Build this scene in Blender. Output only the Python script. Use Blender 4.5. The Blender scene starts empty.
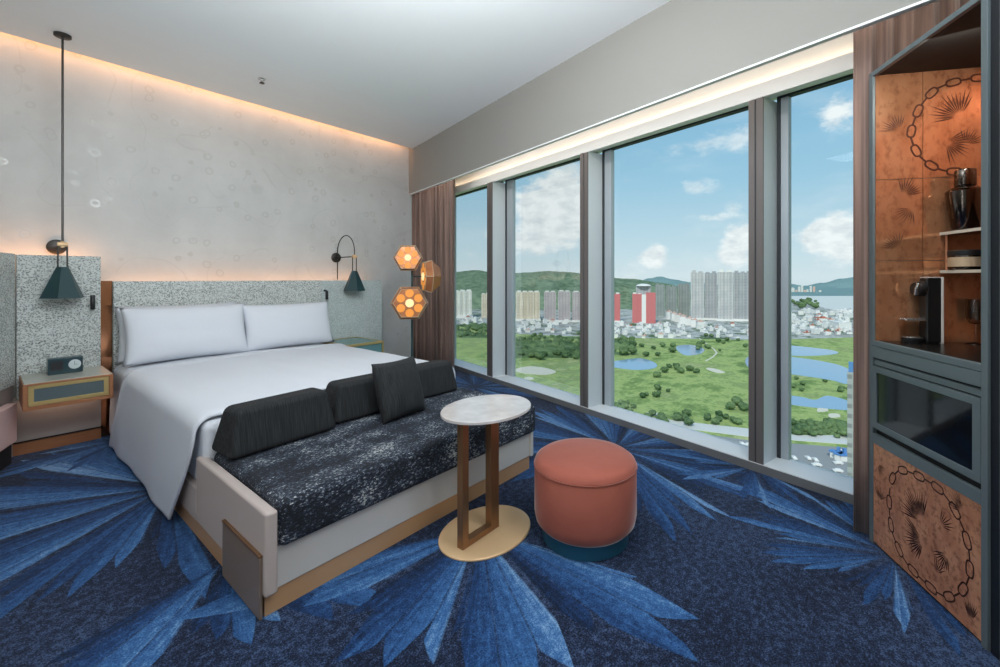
import bpy, bmesh, math, random
from mathutils import Vector, Matrix, Euler, noise
random.seed(7)
PI = math.pi
SC = bpy.context.scene
COL = SC.collection

# ------------------------------------------------------------------ colour / materials
def lin(c):
    c = c / 255.0
    return c / 12.92 if c <= 0.04045 else ((c + 0.055) / 1.055) ** 2.4
def rgb(r, g, b): return (lin(r), lin(g), lin(b), 1.0)

class NT:
    """short helper around a node tree"""
    def __init__(s, tree):
        s.t = tree; s.n = tree.nodes; s.l = tree.links
    def node(s, kind, **kw):
        n = s.n.new(kind)
        for k, v in kw.items(): setattr(n, k, v)
        return n
    def put(s, sock, v):
        if isinstance(v, bpy.types.NodeSocket): s.l.new(v, sock)
        elif v is not None:
            try: sock.default_value = v
            except Exception: sock.default_value = tuple(v)[:len(sock.default_value)]
    def math(s, op, a, b=None, c=None, clamp=False):
        n = s.node('ShaderNodeMath', operation=op, use_clamp=clamp)
        s.put(n.inputs[0], a)
        if b is not None: s.put(n.inputs[1], b)
        if c is not None: s.put(n.inputs[2], c)
        return n.outputs[0]
    def vmath(s, op, a, b=None, scale=None):
        n = s.node('ShaderNodeVectorMath', operation=op)
        s.put(n.inputs[0], a)
        if b is not None: s.put(n.inputs[1], b)
        if scale is not None: s.put(n.inputs['Scale'], scale)
        return n.outputs[1] if op in ('LENGTH', 'DOT_PRODUCT', 'DISTANCE') else n.outputs[0]
    def mix(s, f, a, b, mode='MIX'):
        n = s.node('ShaderNodeMix', data_type='RGBA', blend_type=mode)
        s.put(n.inputs[0], f); s.put(n.inputs[6], a); s.put(n.inputs[7], b)
        return n.outputs[2]
    def ramp(s, f, stops, mode='LINEAR'):
        n = s.node('ShaderNodeValToRGB'); cr = n.color_ramp; cr.interpolation = mode
        while len(cr.elements) < len(stops): cr.elements.new(0.5)
        for e, (p, c) in zip(cr.elements, stops):
            e.position = p; e.color = c if len(c) == 4 else (*c, 1)
        s.put(n.inputs[0], f); return n.outputs[0]
    def mapr(s, v, a, b, c=0.0, d=1.0, smooth=False):
        n = s.node('ShaderNodeMapRange', interpolation_type='SMOOTHSTEP' if smooth else 'LINEAR')
        s.put(n.inputs[0], v); s.put(n.inputs[1], a); s.put(n.inputs[2], b); s.put(n.inputs[3], c); s.put(n.inputs[4], d)
        return n.outputs[0]
    def noise(s, vec, scale, detail=2.0, rough=0.5, dim='3D', out=0):
        n = s.node('ShaderNodeTexNoise', noise_dimensions=dim)
        s.put(n.inputs['Vector'], vec); s.put(n.inputs['Scale'], scale); s.put(n.inputs['Detail'], detail); s.put(n.inputs['Roughness'], rough)
        return n.outputs[out]
    def voro(s, vec, scale, feature='F1', out=0, rand=1.0):
        n = s.node('ShaderNodeTexVoronoi', feature=feature)
        s.put(n.inputs['Vector'], vec); s.put(n.inputs['Scale'], scale); s.put(n.inputs['Randomness'], rand)
        return n.outputs[out]
    def obj(s): return s.node('ShaderNodeTexCoord').outputs['Object']
    def pos(s): return s.node('ShaderNodeNewGeometry').outputs['Position']
    def sep(s, v):
        n = s.node('ShaderNodeSeparateXYZ'); s.put(n.inputs[0], v); return n.outputs
    def comb(s, x=0.0, y=0.0, z=0.0):
        n = s.node('ShaderNodeCombineXYZ'); s.put(n.inputs[0], x); s.put(n.inputs[1], y); s.put(n.inputs[2], z); return n.outputs[0]
    def mapping(s, v, scale=(1, 1, 1), rot=(0, 0, 0), loc=(0, 0, 0)):
        n = s.node('ShaderNodeMapping'); s.put(n.inputs[0], v)
        n.inputs['Scale'].default_value = scale; n.inputs['Rotation'].default_value = rot; n.inputs['Location'].default_value = loc
        return n.outputs[0]
    def bump(s, h, strength=0.3, dist=0.01):
        n = s.node('ShaderNodeBump'); s.put(n.inputs['Height'], h); n.inputs['Strength'].default_value = strength; n.inputs['Distance'].default_value = dist
        return n.outputs[0]

MATS = {}
def mat(name, color=(.8, .8, .8, 1), rough=0.5, metal=0.0, build=None, **kw):
    """principled material; build(nt) may return a dict of sockets / values for the principled inputs"""
    m = bpy.data.materials.new(name); m.use_nodes = True
    nt = NT(m.node_tree); b = m.node_tree.nodes['Principled BSDF']
    b.inputs['Base Color'].default_value = color; b.inputs['Roughness'].default_value = rough; b.inputs['Metallic'].default_value = metal
    for k, v in kw.items(): b.inputs[k.replace('_', ' ')].default_value = v
    if build:
        for k, v in build(nt).items(): nt.put(b.inputs[k], v)
    else:
        v = nt.noise(nt.obj(), 60.0, 2)          # every surface gets a very faint grain
        nt.put(b.inputs['Roughness'], nt.mapr(v, 0, 1, max(rough - .04, 0), min(rough + .04, 1)))
    MATS[name] = m
    return m

# ------------------------------------------------------------------ mesh builder
class MB:
    def __init__(s): s.bm = bmesh.new(); s.mi = 0
    def _f(s, vs):
        try:
            f = s.bm.faces.new(vs); f.material_index = s.mi; return f
        except ValueError: return None
    def box(s, x0, x1, y0, y1, z0, z1):
        P = [(x0, y0, z0), (x1, y0, z0), (x1, y1, z0), (x0, y1, z0), (x0, y0, z1), (x1, y0, z1), (x1, y1, z1), (x0, y1, z1)]
        v = [s.bm.verts.new(p) for p in P]
        for q in ((0, 3, 2, 1), (4, 5, 6, 7), (0, 1, 5, 4), (1, 2, 6, 5), (2, 3, 7, 6), (3, 0, 4, 7)): s._f([v[i] for i in q])
        return s
    def frustum(s, lo, hi):
        """closed solid between two polygons with the same number of points"""
        a = [s.bm.verts.new(p) for p in lo]; b = [s.bm.verts.new(p) for p in hi]; n = len(a)
        s._f(list(reversed(a))); s._f(b)
        for i in range(n): s._f([a[i], a[(i + 1) % n], b[(i + 1) % n], b[i]])
        return s
    def prism(s, pts, z0, z1):
        return s.frustum([(x, y, z0) for x, y in pts], [(x, y, z1) for x, y in pts])
    def prism_y(s, pts, y0, y1):
        """profile given in (x,z), extruded along y"""
        return s.frustum([(x, y0, z) for x, z in pts], [(x, y1, z) for x, z in pts])
    def lathe(s, prof, c=(0, 0, 0), n=32, axis='z'):
        rings = []
        for r, h in prof:
            if r < 1e-6: rings.append([s.bm.verts.new(s._ax(0, 0, h, c, axis))])
            else: rings.append([s.bm.verts.new(s._ax(r * math.cos(2 * PI * i / n), r * math.sin(2 * PI * i / n), h, c, axis)) for i in range(n)])
        for a, b in zip(rings, rings[1:]):
            for i in range(n):
                j = (i + 1) % n
                if len(a) == 1 and len(b) > 1: s._f([a[0], b[i], b[j]])
                elif len(b) == 1 and len(a) > 1: s._f([a[i], a[j], b[0]])
                elif len(a) > 1: s._f([a[i], a[j], b[j], b[i]])
        if len(rings[0]) > 1: s._f(list(reversed(rings[0])))
        if len(rings[-1]) > 1: s._f(rings[-1])
        return s
    def _ax(s, x, y, h, c, axis):
        p = {'z': (x, y, h), 'x': (h, x, y), 'y': (x, h, y)}[axis]
        return (p[0] + c[0], p[1] + c[1], p[2] + c[2])
    def cyl(s, c, r, h, n=24, axis='z'): return s.lathe([(r, 0), (r, h)], c, n, axis)
    def tube(s, pts, r, n=8, closed=False):
        pts = [Vector(p) for p in pts]; rings = []
        m = len(pts); up = Vector((0.123, 0.3, 1)).normalized()
        for i, p in enumerate(pts):
            if closed: t = pts[(i + 1) % m] - pts[i - 1]
            else: t = pts[min(i + 1, m - 1)] - pts[max(i - 1, 0)]
            t.normalize()
            a = t.cross(up)
            if a.length < .05: a = t.cross(Vector((1, 0, 0)))
            a.normalize(); b = t.cross(a).normalized()
            rings.append([s.bm.verts.new(p + (a * math.cos(2 * PI * k / n) + b * math.sin(2 * PI * k / n)) * r) for k in range(n)])
        for i in range(m if closed else m - 1):
            A, B = rings[i], rings[(i + 1) % m]
            for k in range(n): s._f([A[k], A[(k + 1) % n], B[(k + 1) % n], B[k]])
        if not closed: s._f(list(reversed(rings[0]))); s._f(rings[-1])
        return s
    def grid(s, f, nu, nv):
        V = [[s.bm.verts.new(f(i / nu, j / nv)) for j in range(nv + 1)] for i in range(nu + 1)]
        for i in range(nu):
            for j in range(nv): s._f([V[i][j], V[i + 1][j], V[i + 1][j + 1], V[i][j + 1]])
        return s
    def poly(s, pts):
        s._f([s.bm.verts.new(p) for p in pts]); return s
    def blob(s, c, r, sub=2, amp=.25, seed=0.0, squash=(1, 1, 1)):
        g = bmesh.ops.create_icosphere(s.bm, subdivisions=sub, radius=1.0)
        for v in g['verts']:
            d = v.co.normalized(); k = 1 + amp * noise.noise(d * 2.3 + Vector((seed, seed * .7, 1.3)))
            v.co = Vector((d.x * r * k * squash[0] + c[0], d.y * r * k * squash[1] + c[1], d.z * r * k * squash[2] + c[2]))
        for f in {f for v in g['verts'] for f in v.link_faces}: f.material_index = s.mi
        return s
    def build(s, name, mats, parent=None, loc=None, rotz=0.0, local=True, bevel=0.0, seg=2, smooth=None, solid=0.0, subsurf=0, weld=False):
        """local=False: the vertices are in world space and get moved into the parent's frame"""
        bm = s.bm
        if weld: bmesh.ops.remove_doubles(bm, verts=bm.verts, dist=1e-5)
        bmesh.ops.recalc_face_normals(bm, faces=bm.faces)
        if not local and parent is not None:
            M = (Matrix.Translation(parent.location) @ Euler(parent.rotation_euler).to_matrix().to_4x4()).inverted()
            bmesh.ops.transform(bm, matrix=M, verts=bm.verts)
        me = bpy.data.meshes.new(name); bm.to_mesh(me); bm.free()
        for m in (mats if isinstance(mats, (list, tuple)) else [mats]): me.materials.append(m)
        o = bpy.data.objects.new(name, me); COL.objects.link(o)
        if parent is not None: o.parent = parent
        if loc is not None: o.location = loc
        if rotz: o.rotation_euler = (0, 0, rotz)
        if smooth is not None:
            for p in me.polygons: p.use_smooth = True
            if smooth < 179: me.set_sharp_from_angle(angle=math.radians(smooth))
        if solid:
            md = o.modifiers.new('solid', 'SOLIDIFY'); md.thickness = solid; md.offset = 0
        if bevel:
            md = o.modifiers.new('bevel', 'BEVEL'); md.width = bevel; md.segments = seg; md.limit_method = 'ANGLE'; md.angle_limit = math.radians(35)
            if smooth is None:
                for p in me.polygons: p.use_smooth = True
                md.harden_normals = False
                wn = o.modifiers.new('wn', 'WEIGHTED_NORMAL'); wn.keep_sharp = True
        if subsurf:
            md = o.modifiers.new('sub', 'SUBSURF'); md.levels = subsurf; md.render_levels = subsurf
        return o

def tag(o, label=None, cat=None, group=None, kind=None):
    if label: o['label'] = label
    if cat: o['category'] = cat
    if group: o['group'] = group
    if kind: o['kind'] = kind
    return o
def thing(name, label, cat, loc=(0, 0, 0), rotz=0.0, group=None, kind=None):
    o = bpy.data.objects.new(name, None); COL.objects.link(o); o.empty_display_size = .1
    o.location = loc; o.rotation_euler = (0, 0, rotz)
    return tag(o, label, cat, group, kind)
def struct(o): o['kind'] = 'structure'; return o
def dup(o, loc=None, rotz=None, label=None, group=None):
    c = o.copy(); COL.objects.link(c)
    if loc is not None: c.location = loc
    if rotz is not None: c.rotation_euler = (0, 0, rotz)
    if label: c['label'] = label
    if group: c['group'] = group
    for ch in list(o.children):
        d = ch.copy(); COL.objects.link(d); d.parent = c
        for g in list(ch.children):
            e = g.copy(); COL.objects.link(e); e.parent = d
    return c

# ------------------------------------------------------------------ camera: 1.35 m above the carpet, heading 49.9 deg from the headboard normal
EYE = Vector((0, 0, 1.35)); HEAD = math.radians(49.9); FPX = 437.0
FW = Vector((math.sin(HEAD), math.cos(HEAD), 0)); RT = Vector((math.cos(HEAD), -math.sin(HEAD), 0))
cam = bpy.data.cameras.new('camera'); cam.sensor_width = 36; cam.sensor_fit = 'HORIZONTAL'; cam.lens = FPX * 36 / 1000
cam.shift_y = -0.0555; cam.clip_start = 0.02; cam.clip_end = 20000
co = bpy.data.objects.new('camera', cam); COL.objects.link(co); co.location = EYE; co.rotation_euler = (PI / 2, 0, -HEAD); SC.camera = co
GZ = -90.0                                         # street level, 90 m below the room's floor
def ray(px, py): return FW + RT * ((px - 500) / FPX) + Vector((0, 0, (278 - py) / FPX))
def on_z(px, py, z): r = ray(px, py); return EYE + r * ((z - EYE.z) / r.z)
def at_depth(px, py, d): return EYE + ray(px, py) * d

# facade frame (the window wall leans 14.3 deg off the bed's long axis): x = outwards, y = along the glass, z up
FO = Vector((3.33, 0, 0)); FANG = -math.radians(14.31)
def fac(n, s, z=0.0):
    return Vector((FO.x + n * math.cos(FANG) - s * math.sin(FANG), n * math.sin(FANG) + s * math.cos(FANG), z))

# ------------------------------------------------------------------ materials
def M_plaster(nt):
    v = nt.noise(nt.pos(), 220, 3)
    return {'Normal': nt.bump(v, .05, .002)}
mat('ceiling_paint', rgb(242, 245, 246), .9, build=M_plaster)
mat('bulkhead_shaded', rgb(146, 143, 137), .85, build=M_plaster)  # the board's shade is put into this darker colour
mat('white_trim', rgb(236, 238, 238), .5)
mat('room_paint', rgb(190, 186, 178), .9, build=M_plaster)

def M_wallpaper(nt):
    p = nt.mapping(nt.pos(), (1, 0, 1))
    blot = nt.noise(p, 1.6, 4, .6)
    base = nt.mix(nt.mapr(blot, .3, .7), rgb(186, 187, 186), rgb(204, 205, 204))
    grain = nt.noise(nt.mapping(nt.pos(), (18, 1, 60)), 6.0, 3)
    base = nt.mix(nt.mapr(grain, .3, .75, 0, .2), base, rgb(170, 170, 168))
    # scattered printed emblems: small rosettes and thin curling vine lines
    wob = nt.vmath('ADD', p, nt.vmath('SCALE', nt.noise(p, 9, 2, .5, out=1), scale=.04))
    d = nt.voro(wob, 7.0)
    ring = nt.math('MULTIPLY', nt.mapr(d, .15, .20, 0, 1, True), nt.mapr(d, .22, .30, 1, 0, True))
    core = nt.mapr(nt.voro(wob, 17.0), .12, .34, 1, 0, True)
    pick = nt.math('GREATER_THAN', nt.sep(nt.voro(wob, 7.0, out=1))[0], .35)
    emb = nt.math('MULTIPLY', nt.math('MAXIMUM', ring, nt.math('MULTIPLY', core, nt.mapr(d, .16, .34, 1, 0))), pick)
    e = nt.math('ABSOLUTE', nt.math('SUBTRACT', nt.noise(p, 1.5, 1, .4), .5))
    vine = nt.math('MULTIPLY', nt.mapr(e, .002, .006, 1, 0), nt.math('GREATER_THAN', nt.noise(p, 2.7), .47))
    pat = nt.math('MAXIMUM', nt.math('MULTIPLY', emb, .26), nt.math('MULTIPLY', vine, .15))
    col = nt.mix(pat, base, rgb(146, 145, 132))
    spark = nt.math('MULTIPLY', pat, nt.math('GREATER_THAN', nt.noise(p, 2.0), .52))
    return {'Base Color': col, 'Roughness': nt.mapr(pat, 0, .3, .62, .30), 'Metallic': nt.math('MULTIPLY', spark, .6)}
mat('wallpaper', build=M_wallpaper)

def M_weave(dark, light, k):
    def f(nt):
        p = nt.obj()
        v = nt.voro(nt.mapping(p, (1, 1, 1.2)), 105 * k)
        n2 = nt.noise(p, 70 * k, 3, .75)
        n3 = nt.noise(nt.mapping(p, (.7, .7, 1.3)), 16 * k, 2)
        t = nt.math('ADD', nt.math('MULTIPLY', v, .8), nt.math('MULTIPLY', nt.math('ADD', n2, nt.math('MULTIPLY', n3, .5)), .55))
        col = nt.mix(nt.mapr(t, .38, 1.0, 0, 1, True), dark, light)
        return {'Base Color': col, 'Normal': nt.bump(t, .5, .006), 'Roughness': .75}
    return f
mat('boucle_panel', build=M_weave(rgb(74, 78, 76), rgb(204, 208, 204), .8))
mat('silver_panel', build=M_weave(rgb(142, 152, 151), rgb(198, 206, 204), .9))

def M_wood(nt):
    g = nt.noise(nt.mapping(nt.obj(), (3, 3, 40)), 3, 3)
    return {'Base Color': nt.mix(g, rgb(142, 92, 62), rgb(178, 122, 84)), 'Roughness': .4, 'Metallic': .25}
mat('copper_wood', build=M_wood)
def M_brass(nt):
    g = nt.noise(nt.mapping(nt.obj(), (60, 60, 2)), 4, 2)
    return {'Base Color': nt.mix(g, rgb(132, 98, 70), rgb(160, 122, 88)), 'Roughness': nt.mapr(g, 0, 1, .3, .42), 'Metallic': .7}
mat('brushed_bronze', build=M_brass)
mat('satin_brass', rgb(222, 186, 142), .45, .3)
mat('pale_brass', rgb(190, 165, 110), .4, .5)
mat('copper_base', rgb(206, 160, 116), .4, .25)
mat('grey_taupe', rgb(158, 148, 143), .8)
mat('bronze_panel', rgb(134, 116, 102), .4, .2)
mat('pink_fabric', rgb(226, 190, 182), .8)
mat('dark_plinth', rgb(28, 28, 32), .7)
mat('frosted_top', rgb(178, 178, 168), .22)
mat('teal_top', rgb(92, 138, 134), .2)
mat('teal_glass', rgb(38, 62, 68), .15)
mat('smoke_glass', rgb(88, 100, 102), .12)
mat('teal_front', rgb(92, 132, 136), .25)
def M_copper_mirror(nt):
    g = nt.noise(nt.mapping(nt.obj(), (8, 8, 3)), 3, 3)
    return {'Base Color': nt.mix(g, rgb(186, 122, 86), rgb(220, 158, 118)), 'Roughness': .14, 'Metallic': 1.0}
mat('copper_mirror', build=M_copper_mirror)
mat('lamp_teal', rgb(24, 56, 60), .42)
mat('lamp_metal', rgb(62, 60, 58), .4, .7)
mat('black_plastic', rgb(22, 25, 27), .4)
mat('clock_face', rgb(196, 206, 208), .4)

def M_linen(nt):
    v = nt.noise(nt.obj(), 5, 3, .55)
    return {'Normal': nt.bump(v, .12, .03), 'Roughness': .85}
mat('white_linen', rgb(214, 217, 224), build=M_linen)
mat('platform_white', rgb(204, 200, 194), .6)
mat('shaded_leather', rgb(184, 170, 164), .6)  # shade of the left-facing bed side put into the colour

def M_black_strie(nt):
    p = nt.obj()
    g = nt.noise(nt.mapping(p, (300, 40, 5)), 1.0, 2, .5)
    c = nt.mix(nt.mapr(g, .40, .72), rgb(17, 18, 20), rgb(42, 45, 48))
    return {'Base Color': c, 'Roughness': .85, 'Normal': nt.bump(g, .15, .002)}
mat('black_strie', build=M_black_strie)
def M_speckle(nt):
    p = nt.obj()
    a = nt.noise(nt.mapping(p, (1, 2.0, 2.0)), 62, 3, .75)
    b = nt.noise(nt.mapping(p, (.8, 1.2, 1)), 6, 3, .6)
    t = nt.math('ADD', a, nt.math('MULTIPLY', nt.math('SUBTRACT', b, .5), .55))
    c = nt.ramp(t, [(.42, rgb(15, 18, 25)), (.53, rgb(36, 44, 60)), (.61, rgb(84, 94, 110)), (.70, rgb(206, 208, 198))])
    return {'Base Color': c, 'Roughness': .85, 'Normal': nt.bump(a, .3, .004)}
mat('speckled_weave', build=M_speckle)
def M_marble(nt):
    p = nt.obj(); d = nt.noise(p, 5, 4, .6)
    return {'Base Color': nt.mix(nt.mapr(d, .4, .65), rgb(226, 220, 216), rgb(204, 196, 192)), 'Roughness': .12}
mat('pale_marble', build=M_marble)
def M_velvet(nt):
    v = nt.noise(nt.obj(), 9, 3)
    return {'Base Color': nt.mix(v, rgb(154, 80, 63), rgb(168, 92, 75)), 'Roughness': .8}
mat('coral_velvet', build=M_velvet, Sheen_Weight=.55, Sheen_Roughness=.3)
mat('teal_band', rgb(30, 78, 100), .4)
mat('window_metal', rgb(212, 217, 220), .45, .1)
mat('mullion_front_shaded', rgb(104, 98, 96), .5, .1)  # backlit shade of the room-side faces put into the colour
mat('window_grey', rgb(172, 180, 186), .45, .1)
mat('gasket', rgb(44, 50, 54), .6)
mat('sill_front', rgb(120, 120, 120), .5, .2)
def M_curtain(nt):
    x = nt.noise(nt.mapping(nt.pos(), (26, 26, .4)), 2.0, 3)
    return {'Base Color': nt.mix(nt.mapr(x, .3, .7), rgb(98, 77, 69), rgb(150, 123, 111)), 'Roughness': .75}
mat('curtain_cloth', build=M_curtain, Sheen_Weight=.25)
mat('curtain_lining', rgb(150, 150, 152), .8)
mat('cabinet_metal', rgb(102, 114, 117), .45, .2)
mat('cabinet_edge', rgb(92, 94, 98), .5, .2)
mat('cabinet_dark', rgb(13, 13, 12), .8)
mat('wardrobe_dark', rgb(15, 20, 28), .5)
mat('black_glass', rgb(8, 9, 10), .06)
mat('counter_black', rgb(20, 19, 18), .25)
mat('engraving', rgb(78, 46, 33), .5, .2)
def M_hammered(nt):
    p = nt.obj()
    g = nt.noise(nt.mapping(p, (6, 6, 2.5)), 2.2, 4, .6)
    f = nt.noise(p, 38, 2, .7)
    c = nt.mix(nt.mapr(g, .3, .7), rgb(186, 120, 86), rgb(222, 160, 122))
    c = nt.mix(nt.mapr(f, .50, .66, 0, .55), c, rgb(128, 76, 50))
    return {'Base Color': c, 'Roughness': nt.mapr(g, .3, .7, .3, .45), 'Metallic': .3}
mat('copper_print', build=M_hammered)
def M_copper_polish(nt):
    p = nt.obj()
    g = nt.noise(nt.mapping(p, (4, 4, 2)), 2.0, 4, .6)
    f = nt.noise(nt.mapping(p, (1, 1, .6)), 26, 4, .75)
    c = nt.mix(nt.mapr(f, .50, .66, 0, .5), nt.mix(nt.mapr(g, .3, .7), rgb(200, 138, 98), rgb(226, 168, 126)), rgb(140, 84, 56))
    return {'Base Color': c, 'Roughness': nt.mapr(g, .3, .7, .05, .12), 'Metallic': .6}
mat('copper_polish', build=M_copper_polish)
mat('steel', rgb(205, 205, 203), .25, .9)
mat('white_plastic', rgb(226, 224, 218), .4)
mat('smoked_metal', rgb(92, 84, 78), .16, 1.0)
mat('shelf_edge', rgb(208, 200, 184), .35)

def M_emit(name, col, strength):
    m = bpy.data.materials.new(name); m.use_nodes = True; nt = NT(m.node_tree); b = m.node_tree.nodes['Principled BSDF']
    b.inputs['Base Color'].default_value = tuple(.35 * q for q in col[:3]) + (1,); b.inputs['Emission Color'].default_value = col; b.inputs['Emission Strength'].default_value = strength
    MATS[name] = m
M_emit('petal_glow', rgb(250, 158, 58), .62)
M_emit('bulb_glow', rgb(255, 222, 160), .95)
M_emit('clock_glow', rgb(190, 205, 208), .12)
def M_faceted(nt):
    g = nt.noise(nt.obj(), 14, 2)
    return {'Base Color': nt.mix(g, rgb(150, 84, 50), rgb(190, 130, 88)), 'Roughness': .35, 'Metallic': .5}
mat('lamp_copper', build=M_faceted)
mat('lamp_wire', rgb(196, 172, 142), .5, .3)

# glass: see-through, with a weak mirror
m = bpy.data.materials.new('window_glass'); m.use_nodes = True; nt = NT(m.node_tree)
for n_ in list(nt.n):
    if n_.type != 'OUTPUT_MATERIAL': nt.n.remove(n_)
tr = nt.node('ShaderNodeBsdfTransparent'); tr.inputs[0].default_value = (.95, .975, .97, 1)
gl = nt.node('ShaderNodeBsdfGlossy'); gl.inputs['Roughness'].default_value = .0
fr = nt.node('ShaderNodeFresnel'); fr.inputs[0].default_value = 1.45
mx = nt.node('ShaderNodeMixShader'); nt.l.new(nt.math('MULTIPLY', fr.outputs[0], .22), mx.inputs[0]); nt.l.new(tr.outputs[0], mx.inputs[1]); nt.l.new(gl.outputs[0], mx.inputs[2])
nt.l.new(mx.outputs[0], nt.n['Material Output'].inputs[0]); MATS['window_glass'] = m

# carpet: bursts of palm blades in blues on a speckled navy ground
def M_carpet(nt):
    P = nt.pos(); x, y, _ = nt.sep(P)
    sp = nt.noise(P, 150, 2, .8); sp2 = nt.noise(P, 34, 3, .7)
    spk = nt.math('ADD', nt.math('MULTIPLY', sp, .6), nt.math('MULTIPLY', sp2, .4))
    big = nt.noise(P, 1.3, 2)
    g = nt.math('ADD', spk, nt.math('MULTIPLY', nt.math('SUBTRACT', big, .5), .25))
    col = nt.ramp(g, [(.40, rgb(9, 14, 26)), (.50, rgb(24, 35, 60)), (.60, rgb(66, 84, 116))])
    #        cx    cy    R    N  phase  seed
    #        cx    cy    R   blades groups phase seed
    #   and, where a fan is only part of a circle, its heading and the cosine of its half angle
    BURST = [(0.78, 3.45, 2.00, 58, 11, .2, 1.0, None, 0), (0.77, 2.36, 1.25, 34, 9, .1, 5.0, -1.85, .45), (1.74, 1.60, 1.50, 34, 10, .55, 9.0, -2.50, .42),
             (3.25, 1.54, 1.75, 66, 11, .3, 14.0, None, 0), (2.86, -.10, .95, 54, 10, .4, 21.0, None, 0), (0.75, 4.75, 1.0, 44, 8, .1, 26.0, None, 0),
             (3.95, 3.75, 1.6, 60, 10, .3, 31.0, None, 0), (3.55, .62, 0.95, 50, 9, .0, 38.0, None, 0)]
    for cx, cy, R, N, G, ph, seed, hd_, hc_ in BURST:
        dx = nt.math('SUBTRACT', x, cx); dy = nt.math('SUBTRACT', y, cy)
        r = nt.math('SQRT', nt.math('ADD', nt.math('MULTIPLY', dx, dx), nt.math('MULTIPLY', dy, dy)))
        th = nt.math('ARCTAN2', dy, dx)
        def sect(n, phase, sd):
            t = nt.math('ADD', nt.math('MULTIPLY', th, n / (2 * PI)), phase + n)
            k = nt.math('FLOOR', t); f = nt.math('SUBTRACT', nt.math('FRACT', t), .5)
            w = nt.node('ShaderNodeTexWhiteNoise', noise_dimensions='1D'); nt.put(w.inputs['W'], nt.math('ADD', k, sd))
            return f, nt.math('ABSOLUTE', f), w.outputs[0]
        f1, a1, w1 = sect(N, ph, seed)
        fg, ag, wg = sect(G, ph * 2, seed + 60)
        # pointed blades gathered in fans: each fan is longest near its middle
        L = nt.math('MULTIPLY', R, nt.math('ADD', .36, nt.math('ADD', nt.math('MULTIPLY', wg, .30), nt.math('MULTIPLY', w1, .34))))
        L = nt.math('MULTIPLY', L, nt.math('SUBTRACT', 1.0, nt.math('MULTIPLY', ag, .55)))
        edge = nt.math('MULTIPLY', L, nt.math('SUBTRACT', 1.0, nt.math('MULTIPLY', a1, .40)))
        tip = nt.mapr(nt.math('SUBTRACT', edge, r), 0, .010)
        slit = nt.mapr(nt.math('MULTIPLY', nt.math('MULTIPLY', nt.math('SUBTRACT', .5, ag), 2 * PI / G), r), .010, .024)
        slit2 = nt.mapr(nt.math('MULTIPLY', nt.math('MULTIPLY', nt.math('SUBTRACT', .5, a1), 2 * PI / N), r), .001, .007, .35, 1)
        m_ = nt.math('MULTIPLY', tip, nt.math('MULTIPLY', slit, slit2))
        if hd_ is not None: m_ = nt.math('MULTIPLY', m_, nt.math('GREATER_THAN', nt.math('COSINE', nt.math('SUBTRACT', th, hd_)), hc_))
        streak = nt.noise(nt.comb(nt.math('MULTIPLY', th, 24.0), nt.math('MULTIPLY', r, 2.5), seed), 1.6, 2, .6)
        tone = nt.math('ADD', nt.math('MULTIPLY', nt.math('ADD', fg, .5), .50), nt.math('ADD', nt.math('MULTIPLY', streak, .42), nt.math('MULTIPLY', nt.math('SUBTRACT', spk, .5), 1.3)))
        tone = nt.math('ADD', tone, nt.math('MULTIPLY', nt.math('SUBTRACT', w1, .5), .22))
        blade = nt.ramp(tone, [(.12, rgb(11, 22, 42)), (.36, rgb(25, 54, 96)), (.62, rgb(54, 98, 148)), (.92, rgb(132, 166, 200))])
        col = nt.mix(m_, col, blade)
    return {'Base Color': col, 'Roughness': .95, 'Normal': nt.bump(spk, .35, .004)}
mat('burst_carpet', build=M_carpet, Specular_IOR_Level=.2, Sheen_Weight=.12, Sheen_Roughness=.4)

# ------------------------------------------------------------------ room shell
H = 3.25; YW = 5.25
def fx(Y, n=0.0): return fac(n, (Y - n * math.sin(FANG)) / math.cos(FANG)).x
b = MB(); b.prism([(-1.6, -2.6), (fx(-2.6), -2.6), (fx(YW), YW), (-1.6, YW)], -.08, 0); struct(b.build('floor', MATS['burst_carpet']))
b = MB(); b.prism([(-1.6, -2.6), (fx(-2.6, -.5), -2.6), (fx(5.12, -.5), 5.12), (-1.6, 5.12)], H, H + .1)
b.prism([(-1.6, 5.0), (fx(5.0, .3), 5.0), (fx(5.4, .3), 5.4), (-1.6, 5.4)], H + .22, H + .3); b.prism([(-1.6, 5.10), (fx(5.1, -.5), 5.10), (fx(5.12, -.5), 5.12), (-1.6, 5.12)], H + .1, H + .22)
struct(b.build('ceiling', MATS['ceiling_paint']))
b = MB(); b.box(-1.6, 4.95, YW, YW + .12, 0, H + .25); struct(b.build('wall_headboard', MATS['wallpaper']))
b = MB(); b.box(-1.72, -1.6, -2.6, YW + .12, 0, H + .25); struct(b.build('wall_left', MATS['room_paint']))
b = MB(); b.box(-1.72, 3.3, -2.72, -2.6, 0, H + .25); struct(b.build('wall_back', MATS['room_paint']))
b = MB(); b.box(0, .3, -2.75, -1.25, 0, H + .25); struct(b.build('wall_right', MATS['room_paint'], loc=FO, rotz=FANG))

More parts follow.
